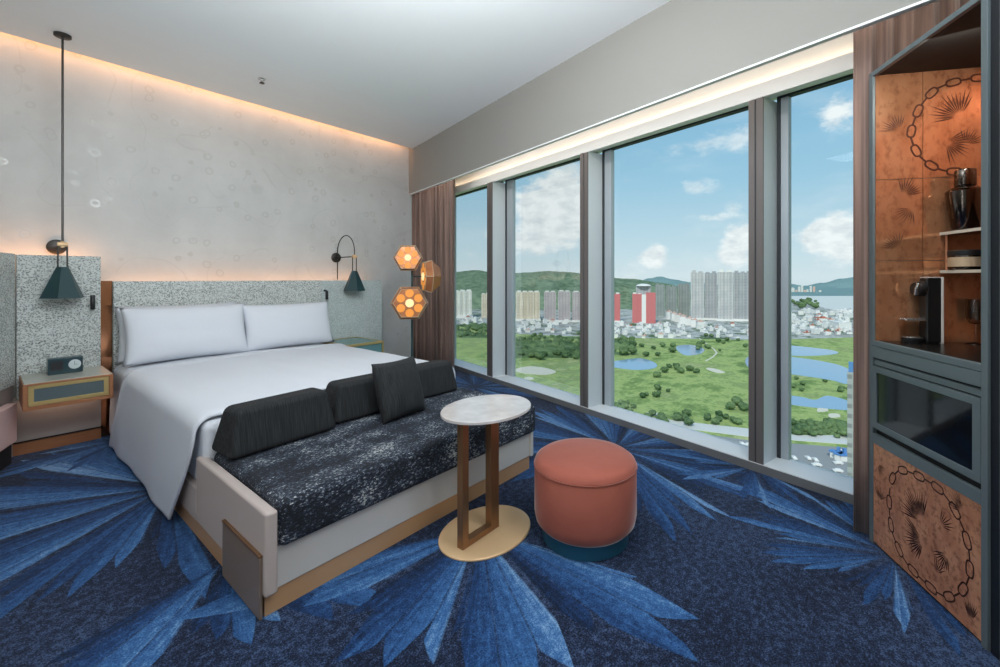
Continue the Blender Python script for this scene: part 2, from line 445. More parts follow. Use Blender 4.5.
def facade(b, name, m, **kw): return struct(b.build(name, m, loc=FO, rotz=FANG, **kw))
S0, S1 = -1.25, 5.42
b = MB(); b.box(-.535, -.50, -2.7, S1, 2.60, H + .06); b.mi = 1; b.box(-.536, -.499, -2.7, S1, 2.588, 2.60); facade(b, 'trim_1', [MATS['bulkhead_shaded'], MATS['white_trim']])             # pelmet board; its white underside stands in for window light
b = MB(); b.box(-.50, .12, -2.7, S1, 3.0, 3.06); b.box(.10, .14, -2.7, S1, 2.70, 3.0)
b.prism_y([(0, 2.60), (.025, 2.60), (.235, 2.655), (.235, 2.70), (0, 2.70)], S0, S1); facade(b, 'trim_2', MATS['white_trim'])  # window head
b = MB(); b.box(0, .27, S0, S1, .0, .062); b.mi = 1; b.box(-.004, 0.0, S0, S1, .0, .056); facade(b, 'trim_3', [MATS['white_trim'], MATS['sill_front']])  # sill
b = MB(); b.box(.14, .3, -2.7, S1, 2.66, H + .25); b.box(.0, .3, S0, S1, -.6, 0.0); facade(b, 'wall_window', MATS['window_metal'])
# mullions
MUL = [(3.866, 3.981), (2.195, 2.297), (.571, .667), (-1.25, -1.15)]
for i, (a, c) in enumerate(MUL):
    b = MB(); b.box(.012, .26, a, c, .062, 2.61)
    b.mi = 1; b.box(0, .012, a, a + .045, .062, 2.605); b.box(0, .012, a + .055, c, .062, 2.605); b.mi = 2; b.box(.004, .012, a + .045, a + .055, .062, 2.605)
    facade(b, 'trim_%d' % (i + 4), [MATS['window_metal'], MATS['mullion_front_shaded'], MATS['gasket']])
# windows: dark gasket, grey sash and the pane
PAN = [(3.981, 5.40), (2.297, 3.866), (.667, 2.195), (-1.15, .571)]
for i, ((a, c), fw_) in enumerate(zip(PAN, (.13, .145, .106, .07))):
    w = thing('window_%d' % (i + 1), None, None, FO, FANG, kind='structure')
    b = MB(); b.box(.225, .275, c - fw_, c - .012, .062, 2.70); b.box(.225, .275, a + .012, a + .06, .062, 2.70)
    b.build('frame', MATS['window_grey'], w)
    b = MB(); b.box(.215, .27, c - .022, c, .062, 2.70); b.box(.215, .27, a, a + .012, .062, 2.70); b.box(.215, .268, a, c, 2.635, 2.70)
    b.build('gasket', MATS['gasket'], w)
    b = MB(); b.box(.246, .252, a + .05, c - fw_ + .01, .062, 2.66); b.build('pane', MATS['window_glass'], w)

# ------------------------------------------------------------------ curtains
def curtain(name, label, path, z0, z1, amp, waves, groupn=None):
    pts = [Vector((p.x, p.y, 0)) for p in path]
    seg = [(pts[i + 1] - pts[i]).length for i in range(len(pts) - 1)]; tot = sum(seg)
    def P(u):
        d = u * tot
        for i, L in enumerate(seg):
            if d <= L or i == len(seg) - 1:
                t = (pts[i + 1] - pts[i]) / L; return pts[i] + t * d, Vector((-t.y, t.x, 0))
            d -= L
    def f(u, v):
        p, nn = P(u)
        ph = u * waves * 2 * PI + .6 * math.sin(u * 7)
        k = amp * (math.sin(ph) + .3 * math.sin(2.3 * ph + 1)) * (.75 + .25 * v)
        q = p + nn * k; return (q.x, q.y, z0 + (z1 - z0) * v)
    base = path[0]
    t = thing(name, label, 'curtain', (base.x, base.y, 0))
    b = MB(); b.grid(f, int(waves * 14), 6); b.build('curtain_panel', MATS['curtain_cloth'], t, local=False, smooth=180, solid=.006)
    b = MB()
    for i in range(len(pts) - 1):
        d = (pts[i + 1] - pts[i]); nn = Vector((-d.y, d.x, 0)).normalized() * .012
        a, c = pts[i], pts[i + 1]
        b.frustum([(a - nn).to_tuple()[:2] + (z1,), (c - nn).to_tuple()[:2] + (z1,), (c + nn).to_tuple()[:2] + (z1,), (a + nn).to_tuple()[:2] + (z1,)],
                  [(a - nn).to_tuple()[:2] + (z1 + .03,), (c - nn).to_tuple()[:2] + (z1 + .03,), (c + nn).to_tuple()[:2] + (z1 + .03,), (a + nn).to_tuple()[:2] + (z1 + .03,)])
    b.build('curtain_rail', MATS['white_trim'], t, local=False)
    return t
curtain('curtain', 'brown full length curtain gathered in the corner behind the glowing floor lamp',
        [fac(-.30, 4.33), fac(-.30, 4.75), fac(-.42, 5.02), fac(-.475, 5.25)], .012, 2.86, .055, 7)
CA = Vector((2.947, -.004, 0)); CE = Vector((-.879, -.476, 0)); CD = Vector((.476, -.879, 0))
cp = lambda t, u: CA + CE * t + CD * u
curtain('curtain', 'brown full length curtain gathered beside the copper minibar cabinet',
        [cp(-.040, -.045), cp(-.060, .25), cp(-.075, .62), cp(-.05, .80)], .012, 2.86, .018, 9)

# ------------------------------------------------------------------ headboard wall panels
t = thing('wall_panel', 'tall woven grey upholstered panel behind the left nightstand and teal pendant lamp', 'wall panel', (.41, 5.0, 0))
b = MB(); b.box(.172, .650, 4.94, 5.08, .42, 1.53); b.build('upholstery', MATS['boucle_panel'], t, local=False, bevel=.006)
b = MB(); b.box(.150, .652, 4.945, 5.06, .10, .42); b.build('lower_panel', MATS['grey_taupe'], t, local=False, bevel=.003)
b = MB(); b.box(.150, .652, 4.945, 5.06, 0.0, .085); b.mi = 1; b.box(.150, .652, 4.965, 5.06, .085, .10); b.build('plinth', [MATS['copper_wood'], MATS['dark_plinth']], t, local=False)
# angled wing to the left, and the pink bench under it
WD = Vector((-.36, -.93, 0)).normalized(); WN = Vector((.93, -.36, 0)).normalized(); W0 = Vector((.168, 4.94, 0))
def wing(a, b_, n0, n1, z0, z1, mb):
    q = [W0 + WD * a + WN * n0, W0 + WD * b_ + WN * n0, W0 + WD * b_ + WN * n1, W0 + WD * a + WN * n1]
    mb.prism([(p.x, p.y) for p in q], z0, z1)
t = thing('wing_panel', 'woven grey upholstered wing panel at the far left edge above the pink bench', 'wall panel', (W0.x - .1, W0.y, 0))
b = MB(); wing(0, 1.3, -.12, 0, .54, 1.535, b); b.build('upholstery', MATS['boucle_panel'], t, local=False, bevel=.005)
b = MB(); wing(0, 1.3, -.12, -.015, .0, .54, b); b.build('lower_panel', MATS['grey_taupe'], t, local=False)
t = thing('bench', 'pale pink upholstered bench at the far left edge beside the nightstand', 'bench', (W0.x, W0.y - .3, 0))
b = MB(); wing(.14, 1.25, .0, .06, .15, .435, b); b.build('seat_pad', MATS['pink_fabric'], t, local=False, bevel=.012, seg=3)
b = MB(); wing(.16, 1.2, -.01, .035, .0, .15, b); b.build('plinth', MATS['dark_plinth'], t, local=False)

t = thing('mirror_strip', 'narrow copper mirror strip between the left wall panel and the headboard', 'mirror', (.69, 5.0, 0))
b = MB(); b.box(.653, .727, 4.985, 5.03, 0.0, 1.325); b.build('mirror_face', MATS['copper_mirror'], t, local=False)
b = MB(); b.box(.653, .727, 5.03, 5.06, 0.0, 1.325); b.build('backing', MATS['dark_plinth'], t, local=False)

t = thing('headboard', 'wide woven grey upholstered headboard behind the white pillows', 'headboard', (1.66, 5.0, 0))
b = MB(); b.box(.729, 2.594, 4.94, 5.08, .15, 1.322); b.build('upholstery', MATS['boucle_panel'], t, local=False, bevel=.008)
b = MB(); b.box(.74, 2.58, 4.96, 5.08, 0, .15); b.build('plinth', MATS['dark_plinth'], t, local=False)
t = thing('wall_panel', 'smooth silver grey wall panel behind the teal topped nightstand', 'wall panel', (3.02, 5.0, 0))
b = MB(); b.box(2.600, 3.444, 4.955, 5.08, .1, 1.322); b.build('upholstery', MATS['silver_panel'], t, local=False, bevel=.006)
b = MB(); b.box(2.61, 3.43, 4.97, 5.08, 0, .1); b.build('plinth', MATS['dark_plinth'], t, local=False)

# reading lights / switches on the panels
def reading_light(x, y, z, label):
    t = thing('reading_light', label, 'reading light', (x, y, z), 0, 'black reading lights on the headboard panels')
    b = MB(); b.box(-.016, .016, -.012, 0, -.012, .012); b.build('mount', MATS['black_plastic'], t, bevel=.003)
    b = MB(); b.tube([(0, -.012, 0), (0, -.045, .004), (-.006, -.06, -.01)], .006); b.build('arm', MATS['black_plastic'], t, smooth=40)
    b = MB(); b.lathe([(.010, 0), (.016, -.01), (.016, -.10), (.012, -.105)], (-.006, -.062, 0), 14); b.build('lamp_head', MATS['black_plastic'], t, smooth=40)
reading_light(.598, 4.94, 1.195, 'small black reading light on the panel right of the teal pendant lamp')
reading_light(2.640, 4.955, 1.20, 'small black reading light at the right pillow by the silver panel')

# ------------------------------------------------------------------ nightstands
t = thing('nightstand', 'wall hung copper framed nightstand with dark glass drawer and black clock on top', 'nightstand', (.42, 4.72, .42))
X0, X1, Y0, Y1, Z0, Z1 = .186, .662, 4.485, 4.938, .42, .612
b = MB(); b.box(X0, X1, Y0, Y1, Z1 - .020, Z1 - .006); b.box(X0, X1, Y0, Y1, Z0, Z0 + .026); b.box(X0, X0 + .024, Y0, Y1, Z0 + .026, Z1 - .02); b.box(X1 - .024, X1, Y0, Y1, Z0 + .026, Z1 - .02); b.box(X0 + .02, X1 - .02, Y1 - .02, Y1, Z0 + .02, Z1 - .02)
b.build('body', MATS['copper_wood'], t, local=False, bevel=.002)
b = MB(); b.box(X0 + .006, X1 - .006, Y0 + .006, Y1, Z1 - .006, Z1); b.build('glass_top', MATS['frosted_top'], t, local=False)
d = MB(); xa, xb, za, zb = X0 + .026, X1 - .026, Z0 + .028, Z1 - .022
d.box(xa, xb, Y0 + .004, Y0 + .022, za, za + .028); d.box(xa, xb, Y0 + .004, Y0 + .022, zb - .024, zb); d.box(xa, xa + .028, Y0 + .004, Y0 + .022, za + .028, zb - .024); d.box(xb - .028, xb, Y0 + .004, Y0 + .022, za + .028, zb - .024)
dr = d.build('drawer', MATS['pale_brass'], t, local=False, bevel=.0015)
d = MB(); d.box(xa + .028, xb - .028, 4.493, 4.503, za + .028, zb - .024); o = d.build('glass_front', MATS['smoke_glass'], dr, local=True)
o.location = (-t.location[0], -t.location[1], -t.location[2])

t = thing('alarm_clock', 'black alarm clock with pale round dial on the left nightstand', 'clock', (.42, 4.775, .612), .06)
b = MB(); b.box(-.098, .098, -.035, .035, 0, .125); b.build('case', MATS['teal_glass'], t, bevel=.006)
b = MB(); b.lathe([(.036, -.035), (.036, -.0385), (.031, -.040)], (.050, 0, .066), 28, 'y'); dl = b.build('dial', MATS['clock_face'], t, smooth=40)
b = MB(); b.box(.047, .049, -.0425, -.0405, .064, .092); b.box(.048, .068, -.0425, -.0405, .063, .065); b.build('hands', MATS['black_plastic'], dl)
b = MB(); b.box(-.085, -.015, -.0365, -.034, .03, .10); b.build('speaker_grille', MATS['dark_plinth'], t)

t = thing('nightstand', 'teal topped brass framed nightstand right of the bed by the silver panel', 'nightstand', (2.82, 4.63, .42))
X0, X1, Y0, Y1, Z0, Z1 = 2.575, 3.055, 4.36, 4.93, .42, .612
b = MB(); b.box(X0, X1, Y0, Y0 + .03, Z1 - .026, Z1); b.box(X0, X1, Y1 - .03, Y1, Z1 - .026, Z1); b.box(X0, X0 + .024, Y0 + .03, Y1 - .03, Z1 - .026, Z1); b.box(X1 - .024, X1, Y0 + .03, Y1 - .03, Z1 - .026, Z1)
b.box(X0, X1, Y0, Y1, Z0, Z0 + .026); b.box(X0, X0 + .02, Y0, Y1, Z0 + .026, Z1 - .026); b.box(X1 - .02, X1, Y0, Y1, Z0 + .026, Z1 - .026); b.box(X0, X1, Y1 - .02, Y1, Z0 + .02, Z1 - .03)
b.build('body', MATS['pale_brass'], t, local=False, bevel=.002)
b = MB(); b.box(X0 + .024, X1 - .024, Y0 + .03, Y1 - .03, Z1 - .02, Z1 - .004); b.build('glass_top', MATS['teal_top'], t, local=False)
b = MB(); b.box(X0 + .022, X1 - .022, Y0 + .008, Y0 + .024, Z0 + .03, Z1 - .03); b.build('drawer', MATS['teal_front'], t, local=False, bevel=.002)

# ------------------------------------------------------------------ hexagonal shade lamps
def hexpts(r, z, c, rot=0.0): return [(c[0] + r * math.cos(rot + PI / 3 * i), c[1] + r * math.sin(rot + PI / 3 * i), z) for i in range(6)]
def bed_lamp(x, label, cord_up):
    jy, jz = 4.81, 1.612
    t = thing('bedside_lamp', label, 'lamp', (x, YW, jz), 0, None)
    B = lambda: MB()
    b = B(); b.lathe([(.062, YW - .002), (.062, YW - .022), (.05, YW - .028)], (x, 0, jz), 28, 'y'); b.build('wall_plate', MATS['lamp_metal'], t, local=False, smooth=40)
    b = B(); b.tube([(x, YW - .02, jz), (x, jy, jz)], .007); b.build('arm', MATS['lamp_metal'], t, local=False, smooth=40)
    b = B(); b.cyl((x - .03, jy, jz), .017, .06, 16, 'x'); b.cyl((x, jy, jz - .024), .012, .048, 14); b.build('joint', MATS['satin_brass'], t, local=False, smooth=40)
    b = B()
    for s in (-1, 1): b.tube([(x + .026 * s, jy, jz), (x + .026 * s, jy, 1.425)], .0055)
    b.build('stem', MATS['lamp_metal'], t, local=False, smooth=40)
    b = B(); rot = .25
    th = .006
    lo = hexpts(.132, 1.195, (x, jy), rot); hi = hexpts(.036, 1.436, (x, jy), rot)
    b.frustum(lo, hi)
    sh = b.build('shade', MATS['lamp_teal'], t, local=False)
    bm = bmesh.new(); bm.from_mesh(sh.data)
    bot = [f for f in bm.faces if f.normal.z < -.95]; bmesh.ops.delete(bm, geom=bot, context='FACES_ONLY'); bm.to_mesh(sh.data); bm.free()
    md = sh.modifiers.new('solid', 'SOLIDIFY'); md.thickness = .005; md.offset = -1
    b = B(); b.blob((x, jy, 1.30), .03, 2, 0); b.build('bulb', MATS['bulb_glow'], t, local=False, smooth=180)
    if cord_up:
        b = B(); b.lathe([(.052, H), (.052, H - .018), (.045, H - .022)], (x, jy, 0), 28); b.build('ceiling_rose', MATS['lamp_metal'], t, local=False, smooth=40)
        b = B(); b.tube([(x, jy, H - .02), (x, jy, jz + .01)], .0075); b.build('drop_rod', MATS['lamp_metal'], t, local=False, smooth=40)
    else:
        pts = [(x, YW - .045, 1.33), (x, YW - .045, jz + .04)]
        for i in range(0, 17):
            a = PI * i / 16; r = (YW - .045 - jy) / 2
            pts.append((x, YW - .045 - r + r * math.cos(a), jz + .07 + .20 * math.sin(a)))
        pts.append((x, jy, jz))
        b = B(); b.tube(pts, .006); b.build('cord_loop', MATS['lamp_metal'], t, local=False, smooth=40)
    return t
bed_lamp(.410, 'teal hexagonal lamp on a long ceiling rod above the black clock', True)
bed_lamp(2.945, 'teal hexagonal wall lamp with arched cord above the right nightstand', False)

t = thing('ceiling_sprinkler', 'small dark sprinkler head in the ceiling', 'sprinkler', (0, 0, 0))
p = on_z(262, 79, H); t.location = (p.x, p.y, H)
b = MB(); b.lathe([(.035, 0), (.03, -.006), (.012, -.008), (.012, -.03)], (0, 0, 0), 20); b.build('collar', MATS['steel'], t, smooth=40)
b = MB(); b.lathe([(.008, -.03), (.022, -.036), (.022, -.042), (0, -.043)], (0, 0, 0), 16); b.build('deflector', MATS['lamp_metal'], t, smooth=40)

# ------------------------------------------------------------------ bed
BX0, BX1 = .715, 2.525
t = thing('bed', 'wide white bed platform with copper plinth and raised side panel', 'bed', (1.62, 3.3, 0))
b = MB(); b.box(BX0 + .05, BX1 - .03, 1.85, 4.90, .088, .25); b.build('base', MATS['platform_white'], t, local=False, bevel=.004)
b = MB(); b.box(BX0 + .05, BX1 - .028, 1.832, 1.85, .092, .262); b.build('front_panel', MATS['platform_white'], t, local=False, bevel=.003)
b = MB(); b.box(BX0, BX0 + .05, 1.80, 2.66, .092, .425); b.build('side_panel', MATS['shaded_leather'], t, local=False, bevel=.012, seg=3)
b = MB(); b.box(BX0, BX0 + .05, 2.662, 4.88, .092, .26); b.build('side_rail', MATS['shaded_leather'], t, local=False, bevel=.006)
b = MB(); b.box(BX1 - .028, BX1, 1.815, 4.88, .092, .27); b.build('side_rail', MATS['platform_white'], t, local=False, bevel=.005)
b = MB(); b.box(BX0 + .012, BX1 - .02, 1.838, 4.85, 0, .09); b.build('plinth', MATS['copper_base'], t, local=False)
b = MB(); b.box(BX0 - .012, BX0, 1.825, 2.235, .004, .245); dp = b.build('side_drawer', MATS['bronze_panel'], t, local=False, bevel=.002)
b = MB(); b.box(BX0 - .014, BX0, 1.825, 2.235, .248, .256); b.build('drawer_pull', MATS['brushed_bronze'], t, local=False)
b = MB(); b.box(.738, 2.505, 2.60, 4.90, .25, .598); b.build('mattress', MATS['white_linen'], t, local=False, bevel=.04, seg=4)

# bedding: cross-section walks from the right side hem over the top to the left hem near the carpet
def bedding(name, label, y_head, foot_top, foot_low, off, zlow, ridge, head_low=None):
    XL, XR, ZT = .728, 2.512, .612
    def f(u, v):
        if u < .12: k = u / .12; x = XR + .02 + off; z = .30 + (ZT - .07 - .30) * k; drop = 1 - k
        elif u < .18: a = (u - .12) / .06 * PI / 2; x = XR - .07 + (.09 + off) * math.cos(a); z = ZT - .07 + (.07 + off) * math.sin(a); drop = 0
        elif u < .62: k = (u - .18) / .44; x = XR - .07 + (XL + .07 - XR + .07) * k; z = ZT + off + .022 * math.sin(PI * k) ; drop = 0
        elif u < .68: a = (u - .62) / .06 * PI / 2; x = XL + .07 - (.07 + off) * math.sin(a); z = ZT - .07 + (.07 + off) * math.cos(a); drop = 0
        else:
            k = (u - .68) / .32; drop = k; x = XL - off - .035 * math.sin(k * PI * .5); z = ZT - .07 + (zlow - ZT + .07) * k
        left = u > .68
        foot = foot_top + (foot_low - foot_top) * (drop ** 1.5 if left else 0)
        hd = y_head if not (left and head_low) else y_head + (head_low - y_head) * drop
        y = hd + (foot - hd) * v
        if not left and u > .16:
            z += .006 * noise.noise(Vector((x * 3.1, y * 3.1, off * 50))) + .004 * noise.noise(Vector((x * 9, y * 2, 3.7)))
            z += ridge * math.exp(-((y - hd + .06) / .05) ** 2)
            if v > .95: z -= .012 * ((v - .95) / .05) ** 2
        if left and v > .95: z -= .012 * ((v - .95) / .05) ** 2 * (1 - drop)
        if left:
            x += (.008 * math.sin(y * 5.2 + 1) + .004 * math.sin(y * 13)) * drop - .012 * math.exp(-((y - hd + .05) / .05) ** 2) * (1 if ridge else 0)
        return (x, y, z)
    b = MB(); b.grid(f, 110, 60)
    o = b.build(name, MATS['white_linen'], None, smooth=180, solid=.012)
    return tag(o, label, 'bedding')
bedding('sheet', 'white turned down sheet under the pillows at the head of the bed', 4.90, 4.00, 3.95, .0, .05, 0)
bedding('duvet', 'smooth white duvet hanging almost to the carpet on the left', 4.36, 2.645, 2.93, .024, .025, .012, 4.62)

def pillow_mesh(W, Hh, T, seed, pinch=.06):
    b = MB()
    def side(sg):
        def f(u, v):
            a = u * 2 - 1; c = v * 2 - 1
            th = max(0.0, (1 - abs(a) ** 3.2)) ** .55 * max(0.0, (1 - abs(c) ** 2.8)) ** .55
            x = a * W / 2 * (1 - pinch * (1 - c * c) * abs(a) ** 6); z = c * Hh / 2 * (1 - pinch * (1 - a * a) * abs(c) ** 6)
            y = sg * (T / 2 * th + .006 * th * noise.noise(Vector((a * 2.2 + seed, c * 2.2, sg))))
            return (x, y, z)
        return f
    b.grid(side(1), 28, 20); b.grid(side(-1), 28, 20)
    return b
def pillow(x, y, z, W, Hh, T, tilt, rz, label, seed, group, m='white_linen', name='pillow', cat='pillow'):
    b = pillow_mesh(W, Hh, T, seed)
    bmesh.ops.rotate(b.bm, verts=b.bm.verts, cent=(0, 0, 0), matrix=Matrix.Rotation(tilt, 3, 'X'))
    o = b.build(name, MATS[m], None, loc=(x, y, z), rotz=rz, smooth=180, weld=True)
    return tag(o, label, cat, group)
g = 'white pillows at the head of the bed'
pillow(1.205, 4.64, .870, .95, .49, .21, -.28, .0, 'white bed pillow in front on the left half of the bed', 1.0, g)
pillow(2.090, 4.64, .862, .92, .47, .20, -.28, .0, 'white bed pillow on the right half of the bed by the wall lamp', 4.0, g)
pillow(1.190, 4.81, .875, .94, .48, .15, -.20, .0, 'white bed pillow tucked behind the front left pillow', 8.0, g)

# foot-of-bed daybed: cushion, three bolsters, one scatter cushion
b = MB(); b.box(-.885, .885, -.40, .40, 0, .20)
o = b.build('seat_cushion', MATS['speckled_weave'], None, loc=(1.655, 2.195, .258), bevel=.035, seg=4); tag(o, 'black and white flecked daybed cushion across the foot of the bed', 'cushion')
def bolster_mesh():
    b = MB(); L = .275
    lo = [(-L, -.125, 0), (L, -.125, 0), (L, .125, 0), (-L, .125, 0)]; hi = [(-L + .042, -.088, .235), (L - .042, -.088, .235), (L - .042, .062, .235), (-L + .042, .062, .235)]
    b.frustum(lo, hi); return b
g = 'black bolsters along the daybed'
bo = bolster_mesh().build('bolster', MATS['black_strie'], None, loc=(1.055, 2.49, .462), rotz=.08, bevel=.032, seg=4)
bo.scale = (1.08, 1, 1)
tag(bo, 'black bolster at the left end of the daybed by the white duvet edge', 'bolster', g)
dup(bo, (1.645, 2.57, .462), 0.0, 'middle black bolster left of the square cushion').scale = (1, 1, 1)
dup(bo, (2.165, 2.60, .462), -.03, 'black bolster behind the square cushion at the window end of the daybed').scale = (1, 1, 1)
pillow(1.748, 2.325, .635, .365, .375, .15, -.30, .10, 'square charcoal scatter cushion leaning on the daybed bolsters', 3.0, None, 'black_strie', 'scatter_cushion', 'cushion')

# ------------------------------------------------------------------ side table
t = thing('side_table', 'round marble topped side table on a bronze frame beside the coral pouf', 'side table', (1.72, 1.555, 0))
def oval(b, c, kx, ky):
    for v in b.bm.verts: v.co.x = c[0] + (v.co.x - c[0]) * kx; v.co.y = c[1] + (v.co.y - c[1]) * ky
    return b
b = MB(); b.lathe([(.227, 0), (.231, .003), (.231, .009), (.227, .012)], (1.733, 1.557, 0), 72); oval(b, (1.733, 1.557), 1.218, .90).build('base', MATS['satin_brass'], t, local=False, smooth=35)
b = MB(); b.lathe([(.222, .642), (.229, .645), (.229, .657), (.226, .660)], (1.748, 1.562, 0), 72); oval(b, (1.748, 1.562), 1.218, .90).build('tabletop', MATS['pale_marble'], t, local=False, smooth=35)
for xa, xb in ((1.522, 1.564), (1.732, 1.797)):
    b = MB(); b.box(xa, xb, 1.520, 1.560, .012, .642); b.build('post', MATS['brushed_bronze'], t, local=False, bevel=.0015)
b = MB(); b.box(1.564, 1.732, 1.520, 1.560, .012, .042); b.build('crossbar', MATS['brushed_bronze'], t, local=False, bevel=.0015)
b = MB(); b.box(1.564, 1.732, 1.525, 1.555, .622, .642); b.build('crossbar', MATS['brushed_bronze'], t, local=False, bevel=.0015)

# pouf
t = thing('pouf', 'round coral velvet pouf on a teal base', 'pouf', (2.052, 1.142, 0))
R = .267
b = MB(); b.lathe([(.0, .068), (R - .06, .068), (R - .03, .076), (R - .008, .10), (R, .14), (R, .375), (R - .003, .379), (R + .001, .384), (R - .006, .402), (R - .03, .419), (R - .08, .428), (0, .432)], (0, 0, 0), 72)
oval(b, (0, 0), 1.058, .962).build('seat', MATS['coral_velvet'], t, smooth=50)
b = MB(); b.lathe([(.222, 0), (.226, .004), (.226, .068)], (0, 0, 0), 64); oval(b, (0, 0), 1.058, .962).build('base', MATS['teal_band'], t, smooth=40)
b = MB(); b.tube([((R + .001) * math.cos(a * PI / 36), (R + .001) * math.sin(a * PI / 36), .379) for a in range(72)], .003, 6, True); oval(b, (0, 0), 1.058, .962).build('piping', MATS['coral_velvet'], t, smooth=60)

# ------------------------------------------------------------------ floor lamp with three faceted heads
LP = at_depth(412, 300, 4.62)
t = thing('floor_lamp', 'floor lamp with three glowing faceted copper heads in front of the left curtain', 'floor lamp', (LP.x, LP.y, 0))
b = MB(); b.lathe([(.15, 0), (.15, .012), (.02, .022)], (0, 0, 0), 40); b.build('base', MATS['lamp_teal'], t, smooth=40)
b = MB(); b.tube([(0, 0, .02), (0, 0, 1.62)], .011, 10); b.build('pole', MATS['lamp_teal'], t, smooth=40)
def lamp_head(px, py, depth, r, facing, spin=0.0):
    c = at_depth(px, py, depth); c = Vector((c.x - LP.x, c.y - LP.y, c.z))
    f = Vector(facing).normalized(); up = Vector((0, 0, 1)); a = up.cross(f).normalized(); u = f.cross(a)
    def pt(x, y, z): return tuple(c + a * x + u * y + f * z)
    def ring(rr, z): return [pt(rr * math.cos(spin + PI / 3 * i), rr * math.sin(spin + PI / 3 * i), z) for i in range(6)]
    b = MB(); F_, Mid, Bk = ring(r * .86, r * .36), ring(r, 0), ring(r * .55, -r * .5)
    b.frustum(Mid, F_); b.frustum(Bk, Mid)
    h = b.build('lamp_head', MATS['lamp_copper'], t)
    def disc(x, y, rr, z, nm, m):
        b = MB(); n = 20
        b.frustum([pt(x + rr * math.cos(2 * PI * i / n), y + rr * math.sin(2 * PI * i / n), r * .35) for i in range(n)], [pt(x + rr * .92 * math.cos(2 * PI * i / n), y + rr * .92 * math.sin(2 * PI * i / n), z) for i in range(n)])
        b.build(nm, MATS[m], h)
    for i in range(6): disc(r * .53 * math.cos(spin + PI / 6 + PI / 3 * i), r * .53 * math.sin(spin + PI / 6 + PI / 3 * i), r * .23, r * .385, 'petal', 'petal_glow')
    disc(0, 0, r * .23, r * .44, 'bulb', 'bulb_glow')
    b = MB(); b.tube(F_, .004, 6, True); b.tube(Mid, .004, 6, True)
    for i in range(6): b.tube([Mid[i], F_[i]], .004, 6)
    b.build('edge_wire', MATS['lamp_wire'], h)
    b = MB(); b.tube([pt(0, 0, -r * .48), (0, 0, c.z)], .008, 8); b.build('bracket', MATS['lamp_teal'], h)
lamp_head(408, 258, 4.50, .148, (-.64, -.76, .02), .0)
lamp_head(409.5, 303, 4.42, .186, (-.60, -.79, .03), .0)
lamp_head(430, 276.5, 4.62, .192, (-.80, .45, 0), .0)

# ------------------------------------------------------------------ minibar cabinet
CANG = math.atan2(-.476, -.879); CW, CDP = .686, .50
t = thing('minibar_cabinet', 'tall grey metal minibar cabinet with copper panels at the right edge', 'cabinet', CA, CANG)
b = MB(); b.box(0, .030, 0, .012, 0, 2.40); b.box(CW - .028, CW, 0, CDP, 0, 2.41); b.box(.030, CW - .028, 0, .02, 2.376, 2.40); b.box(0, .030, .012, CDP, 0, 1.03); b.box(0, .028, .012, CDP, 1.03, 2.40)
b.build('carcass', MATS['cabinet_metal'], t, bevel=.0015)
b = MB(); b.box(.028, CW - .028, .02, CDP, 2.376, 2.40); b.build('niche_roof', MATS['cabinet_dark'], t)
b = MB(); b.box(.030, CW - .028, CDP - .02, CDP, 1.03, 2.376); b.box(CW - .034, CW - .028, .02, CDP - .02, 1.04, 2.376); b.build('niche_back', MATS['copper_print'], t)
# end wall of the niche: polished copper tiles printed with a chain and palms
def link(b, p, q, wid, th, plane):
    """one oval chain link as a thin relief from p to q on a plane: plane(a, z, h) -> point"""
    (a0, z0), (a1, z1) = p, q; L = math.hypot(a1 - a0, z1 - z0); ux, uz = (a1 - a0) / L, (z1 - z0) / L
    n = 16; rings = []
    for i in range(n):
        an = 2 * PI * i / n; lx = math.cos(an); lz = math.sin(an)
        lx = math.copysign(abs(lx) ** .7, lx); lz = math.copysign(abs(lz) ** .7, lz)
        ca = (a0 + a1) / 2 + ux * lx * L * .5 - uz * lz * wid * .5; cz = (z0 + z1) / 2 + uz * lx * L * .5 + ux * lz * wid * .5
        ia = (a0 + a1) / 2 + ux * lx * (L * .5 - th) - uz * lz * (wid * .5 - th); iz = (z0 + z1) / 2 + uz * lx * (L * .5 - th) + ux * lz * (wid * .5 - th)
        rings.append((b.bm.verts.new(plane(ca, cz, .0012)), b.bm.verts.new(plane(ia, iz, .0012))))
    for i in range(n):
        A, B = rings[i], rings[(i + 1) % n]; b._f([A[0], B[0], B[1], A[1]])
def chain(b, pts, closed, step, wid, th, plane):
    P_ = [Vector((a, z, 0)) for a, z in pts]
    if closed: P_.append(P_[0])
    out = []; carry = 0.0
    for i in range(len(P_) - 1):
        d = P_[i + 1] - P_[i]; L = d.length; s = carry
        while s < L: out.append(P_[i] + d * (s / L)); s += step
        carry = s - L
    for k in range(len(out) - 1):
        p, q = out[k], out[k + 1]; d = q - p
        if k % 2 == 0: link(b, tuple((p - d * .16)[:2]), tuple((q + d * .16)[:2]), wid, th, plane)
        else:
            nrm = Vector((-d.y, d.x, 0)).normalized() * th * .55; a_, c_ = p + d * .14, q - d * .14
            b.poly([plane(*(a_ + nrm)[:2], .0012), plane(*(c_ + nrm)[:2], .0012), plane(*(c_ - nrm)[:2], .0012), plane(*(a_ - nrm)[:2], .0012)])
def palm(b, c, r, ang, spread, n, plane, seed):
    rr = random.Random(seed)
    for i in range(n):
        a = ang + spread * (i / (n - 1) - .5); L = r * (.65 + .35 * rr.random()); w = r * .030
        d = Vector((math.cos(a), math.sin(a), 0)); m_ = Vector((-d.y, d.x, 0)); p0 = Vector((c[0], c[1], 0)) + d * r * .18
        q = [p0, p0 + d * L * .45 + m_ * w, p0 + d * L, p0 + d * L * .45 - m_ * w]
        b.poly([plane(v.x, v.y, .001) for v in q])
e_pl = lambda a, z, h: (.034 + h, a, z)
b = MB()
